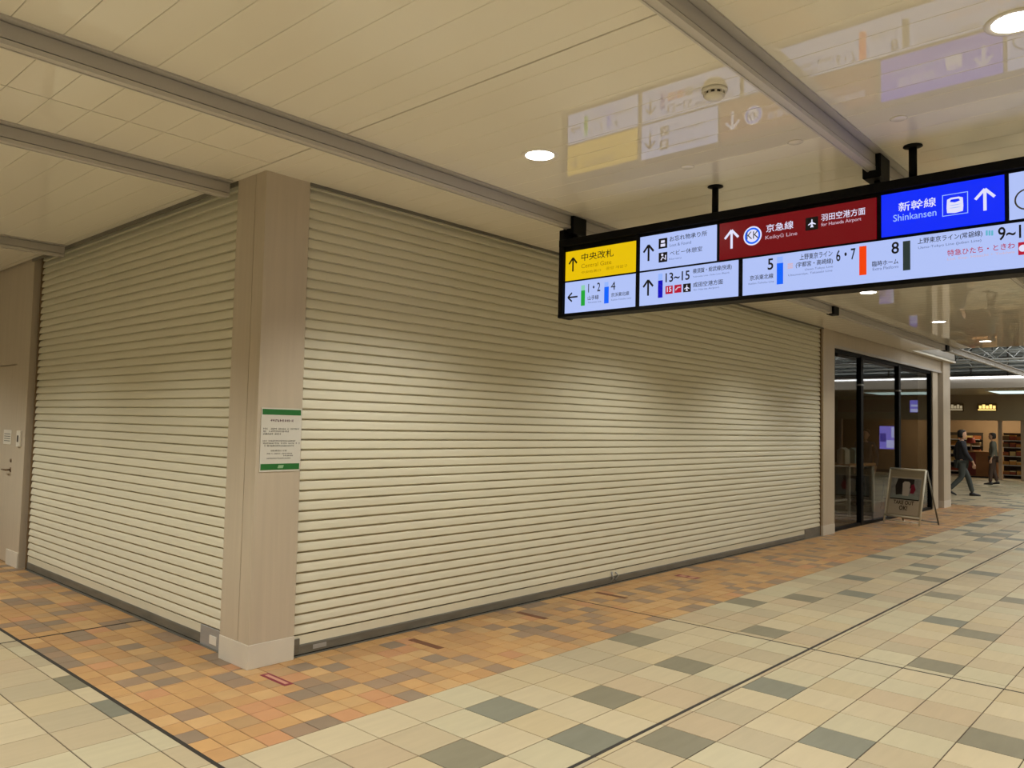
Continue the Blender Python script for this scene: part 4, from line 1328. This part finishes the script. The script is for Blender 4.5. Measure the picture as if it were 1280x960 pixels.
def person(loc, rz, height, top_c, trouser_c, hair_c, stride, label, bag=False):
    """faces local +x; stride 0 = standing .. 1 = full step"""
    k = height / 1.72
    t = empty('person', loc, rz)
    tag(t, label, 'person')
    S = stride
    skinm = mat('skin', srgb(206, 162, 132), 0.55)
    topm = mat('jacket_cloth', srgb(*top_c), 0.8)
    trm = mat('trouser_cloth', srgb(*trouser_c), 0.8)
    hairm = mat('hair', srgb(*hair_c), 0.6)
    shoem = mat('shoe_leather', srgb(24, 22, 22), 0.5)
    def V(l): return [(a * k, b * k, c * k) for a, b, c in l]
    hipz = 0.92 - 0.04 * S
    fL, fR = 0.34 * S, -0.32 * S       # foot x: left forward, right back
    J = {
        'pelvis': (0, 0, hipz), 'waist': (0.01, 0, 1.08), 'chest': (0.02, 0, 1.27), 'neckb': (0.01, 0, 1.43), 'neck': (0.025, 0, 1.50),
        'sL': (0.0, 0.17, 1.395), 'eL': (-0.08 * S - 0.02, 0.235, 1.12), 'wL': (-0.06 * S + 0.05, 0.24, 0.88),
        'sR': (0.0, -0.17, 1.395), 'eR': (0.08 * S - 0.02, -0.235, 1.12), 'wR': (0.2 * S + 0.05, -0.23, 0.89),
        'hL': (0, 0.09, hipz - 0.04), 'kL': (0.20 * S + 0.015, 0.095, 0.50), 'aL': (fL, 0.09, 0.085 + 0.0 * S),
        'hR': (0, -0.09, hipz - 0.04), 'kR': (-0.04 * S + 0.015, -0.095, 0.49), 'aR': (fR - 0.06 * S, -0.09, 0.085 + 0.09 * S)}
    # body: one continuous skin with neck, arms, legs, hands and feet
    names = list(J)
    vs = [J[n] for n in names]
    rad = {'pelvis': (0.125, 0.105), 'waist': (0.115, 0.095), 'chest': (0.125, 0.10), 'neckb': 0.058, 'neck': 0.052,
           'sL': 0.046, 'eL': 0.038, 'wL': 0.026, 'sR': 0.046, 'eR': 0.038, 'wR': 0.026,
           'hL': 0.085, 'kL': 0.055, 'aL': 0.036, 'hR': 0.085, 'kR': 0.055, 'aR': 0.036}
    E = [('pelvis', 'waist'), ('waist', 'chest'), ('chest', 'neckb'), ('neckb', 'neck'), ('chest', 'sL'), ('sL', 'eL'), ('eL', 'wL'),
         ('chest', 'sR'), ('sR', 'eR'), ('eR', 'wR'), ('pelvis', 'hL'), ('hL', 'kL'), ('kL', 'aL'), ('pelvis', 'hR'), ('hR', 'kR'), ('kR', 'aR')]
    ed = [(names.index(a), names.index(b)) for a, b in E]
    rr = [rad[n] for n in names]
    # hands: palm then five short finger chains
    for sgn, w in ((1, 'wL'), (-1, 'wR')):
        wx, wy, wz = J[w]
        wi = names.index(w)
        vs.append((wx + 0.015, wy, wz - 0.07)); pi_ = len(vs) - 1; ed.append((wi, pi_)); rr.append((0.018, 0.034))
        for q, dx in enumerate((-0.03, -0.011, 0.009, 0.028)):
            L = (0.055, 0.068, 0.07, 0.06)[q]
            vs.append((wx + 0.015 + dx, wy - sgn * 0.004, wz - 0.10)); rr.append(0.0085); ed.append((pi_, len(vs) - 1))
            vs.append((wx + 0.025 + dx, wy - sgn * 0.016, wz - 0.10 - L)); rr.append(0.007); ed.append((len(vs) - 2, len(vs) - 1))
        vs.append((wx + 0.05, wy - sgn * 0.012, wz - 0.055)); rr.append(0.010); ed.append((pi_, len(vs) - 1))
        vs.append((wx + 0.065, wy - sgn * 0.018, wz - 0.10)); rr.append(0.008); ed.append((len(vs) - 2, len(vs) - 1))
    rk = [tuple(a * k for a in r) if isinstance(r, tuple) else r * k for r in rr]
    me = skin_mesh('body', V(vs), ed, rk)
    me.materials.append(skinm)
    body = link('body', me, t)
    # head with a face
    hb = MB(); hb.smooth = True
    prof = [(0.0, 1.735), (0.045, 1.728), (0.075, 1.70), (0.088, 1.655), (0.088, 1.61), (0.080, 1.565), (0.062, 1.525), (0.04, 1.50), (0.0, 1.495)]
    hb.lathe(prof, (0.03, 0, 0), 20)
    hv = []
    for (x, y, z) in hb.v:
        dx = x - 0.03
        x = 0.03 + dx * 1.12
        y *= 0.88
        if dx > 0 and z < 1.56: x += 0.018 * (dx / 0.08)          # chin
        if dx < 0 and z < 1.55: x += 0.02
        hv.append((x * k, y * k, z * k))
    hb.v = hv
    head = hb.build('head', skinm, t)
    MB().add(V([(0.122, 0, 1.635), (0.118, 0.013, 1.585), (0.118, -0.013, 1.585), (0.146, 0, 1.59), (0.12, 0, 1.578)]),
             [(0, 1, 3), (0, 3, 2), (1, 4, 3), (2, 3, 4)]).build('nose', skinm, head)
    for s in (-1, 1):
        MB().lathe([(0, 0.009 * k), (0.008 * k, 0.004 * k), (0.009 * k, 0), (0.008 * k, -0.004 * k), (0, -0.009 * k)],
                   (0.122 * k, s * 0.032 * k, 1.622 * k), 10).build('eye', M['black_soft'], head)
        MB().lathe([(0, 0.03 * k), (0.012 * k, 0.022 * k), (0.014 * k, 0), (0.010 * k, -0.02 * k), (0, -0.03 * k)],
                   (0.02 * k, s * 0.082 * k, 1.605 * k), 10).build('ear', skinm, head)
    MB().box(0.122 * k, 0.130 * k, -0.022 * k, 0.022 * k, 1.545 * k, 1.553 * k).build('mouth', mat('lips', srgb(150, 92, 84), 0.5), head)
    hp = MB()
    hp.lathe([(0.0, 1.752), (0.06, 1.742), (0.093, 1.705), (0.10, 1.65), (0.098, 1.60), (0.085, 1.545), (0.05, 1.53)], (0, 0, 0), 20)
    nv = []
    for (x, y, z) in hp.v:
        if x > 0.0 and z < 1.67:      # leave the face free
            x = min(x, -0.0)
            y *= 1.0
        nv.append(((x * 1.1 + 0.018) * k, y * 0.93 * k, z * k))
    hp.v = nv
    hp.build('hair', hairm, t)
    # jacket (torso and sleeves) and trousers a little larger than the body
    jn = ['hem', 'waist', 'chest', 'neckb', 'sL', 'eL', 'wL', 'sR', 'eR', 'wR']
    JJ = dict(J); JJ['hem'] = (0.0, 0, hipz - 0.06); JJ['wL'] = tuple(a * 0.88 + b * 0.12 for a, b in zip(J['wL'], J['eL']))
    JJ['wR'] = tuple(a * 0.88 + b * 0.12 for a, b in zip(J['wR'], J['eR']))
    jr = {'hem': (0.175, 0.135), 'waist': (0.150, 0.122), 'chest': (0.165, 0.132), 'neckb': 0.095, 'sL': 0.078, 'eL': 0.056, 'wL': 0.046,
          'sR': 0.078, 'eR': 0.056, 'wR': 0.046}
    je = [('hem', 'waist'), ('waist', 'chest'), ('chest', 'neckb'), ('chest', 'sL'), ('sL', 'eL'), ('eL', 'wL'), ('chest', 'sR'), ('sR', 'eR'), ('eR', 'wR')]
    me = skin_mesh('jacket', V([JJ[n] for n in jn]), [(jn.index(a), jn.index(b)) for a, b in je],
                   [tuple(q * k for q in jr[n]) if isinstance(jr[n], tuple) else jr[n] * k for n in jn], 1)
    me.materials.append(topm)
    link('jacket', me, t)
    tn = ['pelvis', 'hL', 'kL', 'aL', 'hR', 'kR', 'aR']
    tr_ = {'pelvis': (0.142, 0.118), 'hL': 0.10, 'kL': 0.074, 'aL': 0.060, 'hR': 0.10, 'kR': 0.074, 'aR': 0.060}
    te = [('pelvis', 'hL'), ('hL', 'kL'), ('kL', 'aL'), ('pelvis', 'hR'), ('hR', 'kR'), ('kR', 'aR')]
    me = skin_mesh('trousers', V([J[n] for n in tn]), [(tn.index(a), tn.index(b)) for a, b in te],
                   [tuple(q * k for q in tr_[n]) if isinstance(tr_[n], tuple) else tr_[n] * k for n in tn], 0)
    me.materials.append(trm)
    link('trousers', me, t)
    for a, lift in (('aL', 0.0), ('aR', 0.09 * S)):
        ax, ay, az = J[a]
        base = az - 0.085
        sb = MB(); sb.smooth = True
        secs = [(-0.075, 0.02, 0.05), (-0.06, 0.036, 0.085), (0.0, 0.040, 0.10), (0.08, 0.044, 0.065), (0.15, 0.042, 0.05), (0.19, 0.025, 0.035)]
        rings = []
        tilt = -0.45 * S if a == 'aR' else 0.0
        for sx, hw, hh in secs:
            for (yy, zz) in ((-hw, 0.0), (hw, 0.0), (hw, hh * 0.6), (hw * 0.5, hh), (-hw * 0.5, hh), (-hw, hh * 0.6)):
                X = sx * math.cos(tilt) - zz * math.sin(tilt) * 0
                Z = base + zz + sx * math.sin(tilt)
                sb.v.append(((ax + X) * k, (ay + yy) * k, max(0.0, Z) * k))
        for i in range(len(secs) - 1):
            for j in range(6):
                m = (j + 1) % 6
                sb.face((i * 6 + j, i * 6 + m, (i + 1) * 6 + m, (i + 1) * 6 + j))
        sb.face(tuple(range(6))); sb.face(tuple(range((len(secs) - 1) * 6, len(secs) * 6)))
        sb.build('shoe', shoem, t)
    return t


person((21.15, 0.62, 0.0), math.radians(-62), 1.74, (44, 46, 54), (70, 76, 74), (26, 22, 20), 0.85,
       'person in dark jacket and grey trousers striding past the far end of the shopfront')
person((27.6, 1.1, 0.0), math.radians(95), 1.70, (112, 110, 98), (74, 56, 44), (40, 32, 26), 0.25,
       'person in grey-beige coat and brown trousers before the far lit shop')
person((15.6, 1.27, 0.0), math.radians(170), 1.68, (34, 52, 78), (40, 44, 54), (22, 20, 20), 0.15,
       'person in dark blue jacket standing inside the glass-fronted shop')
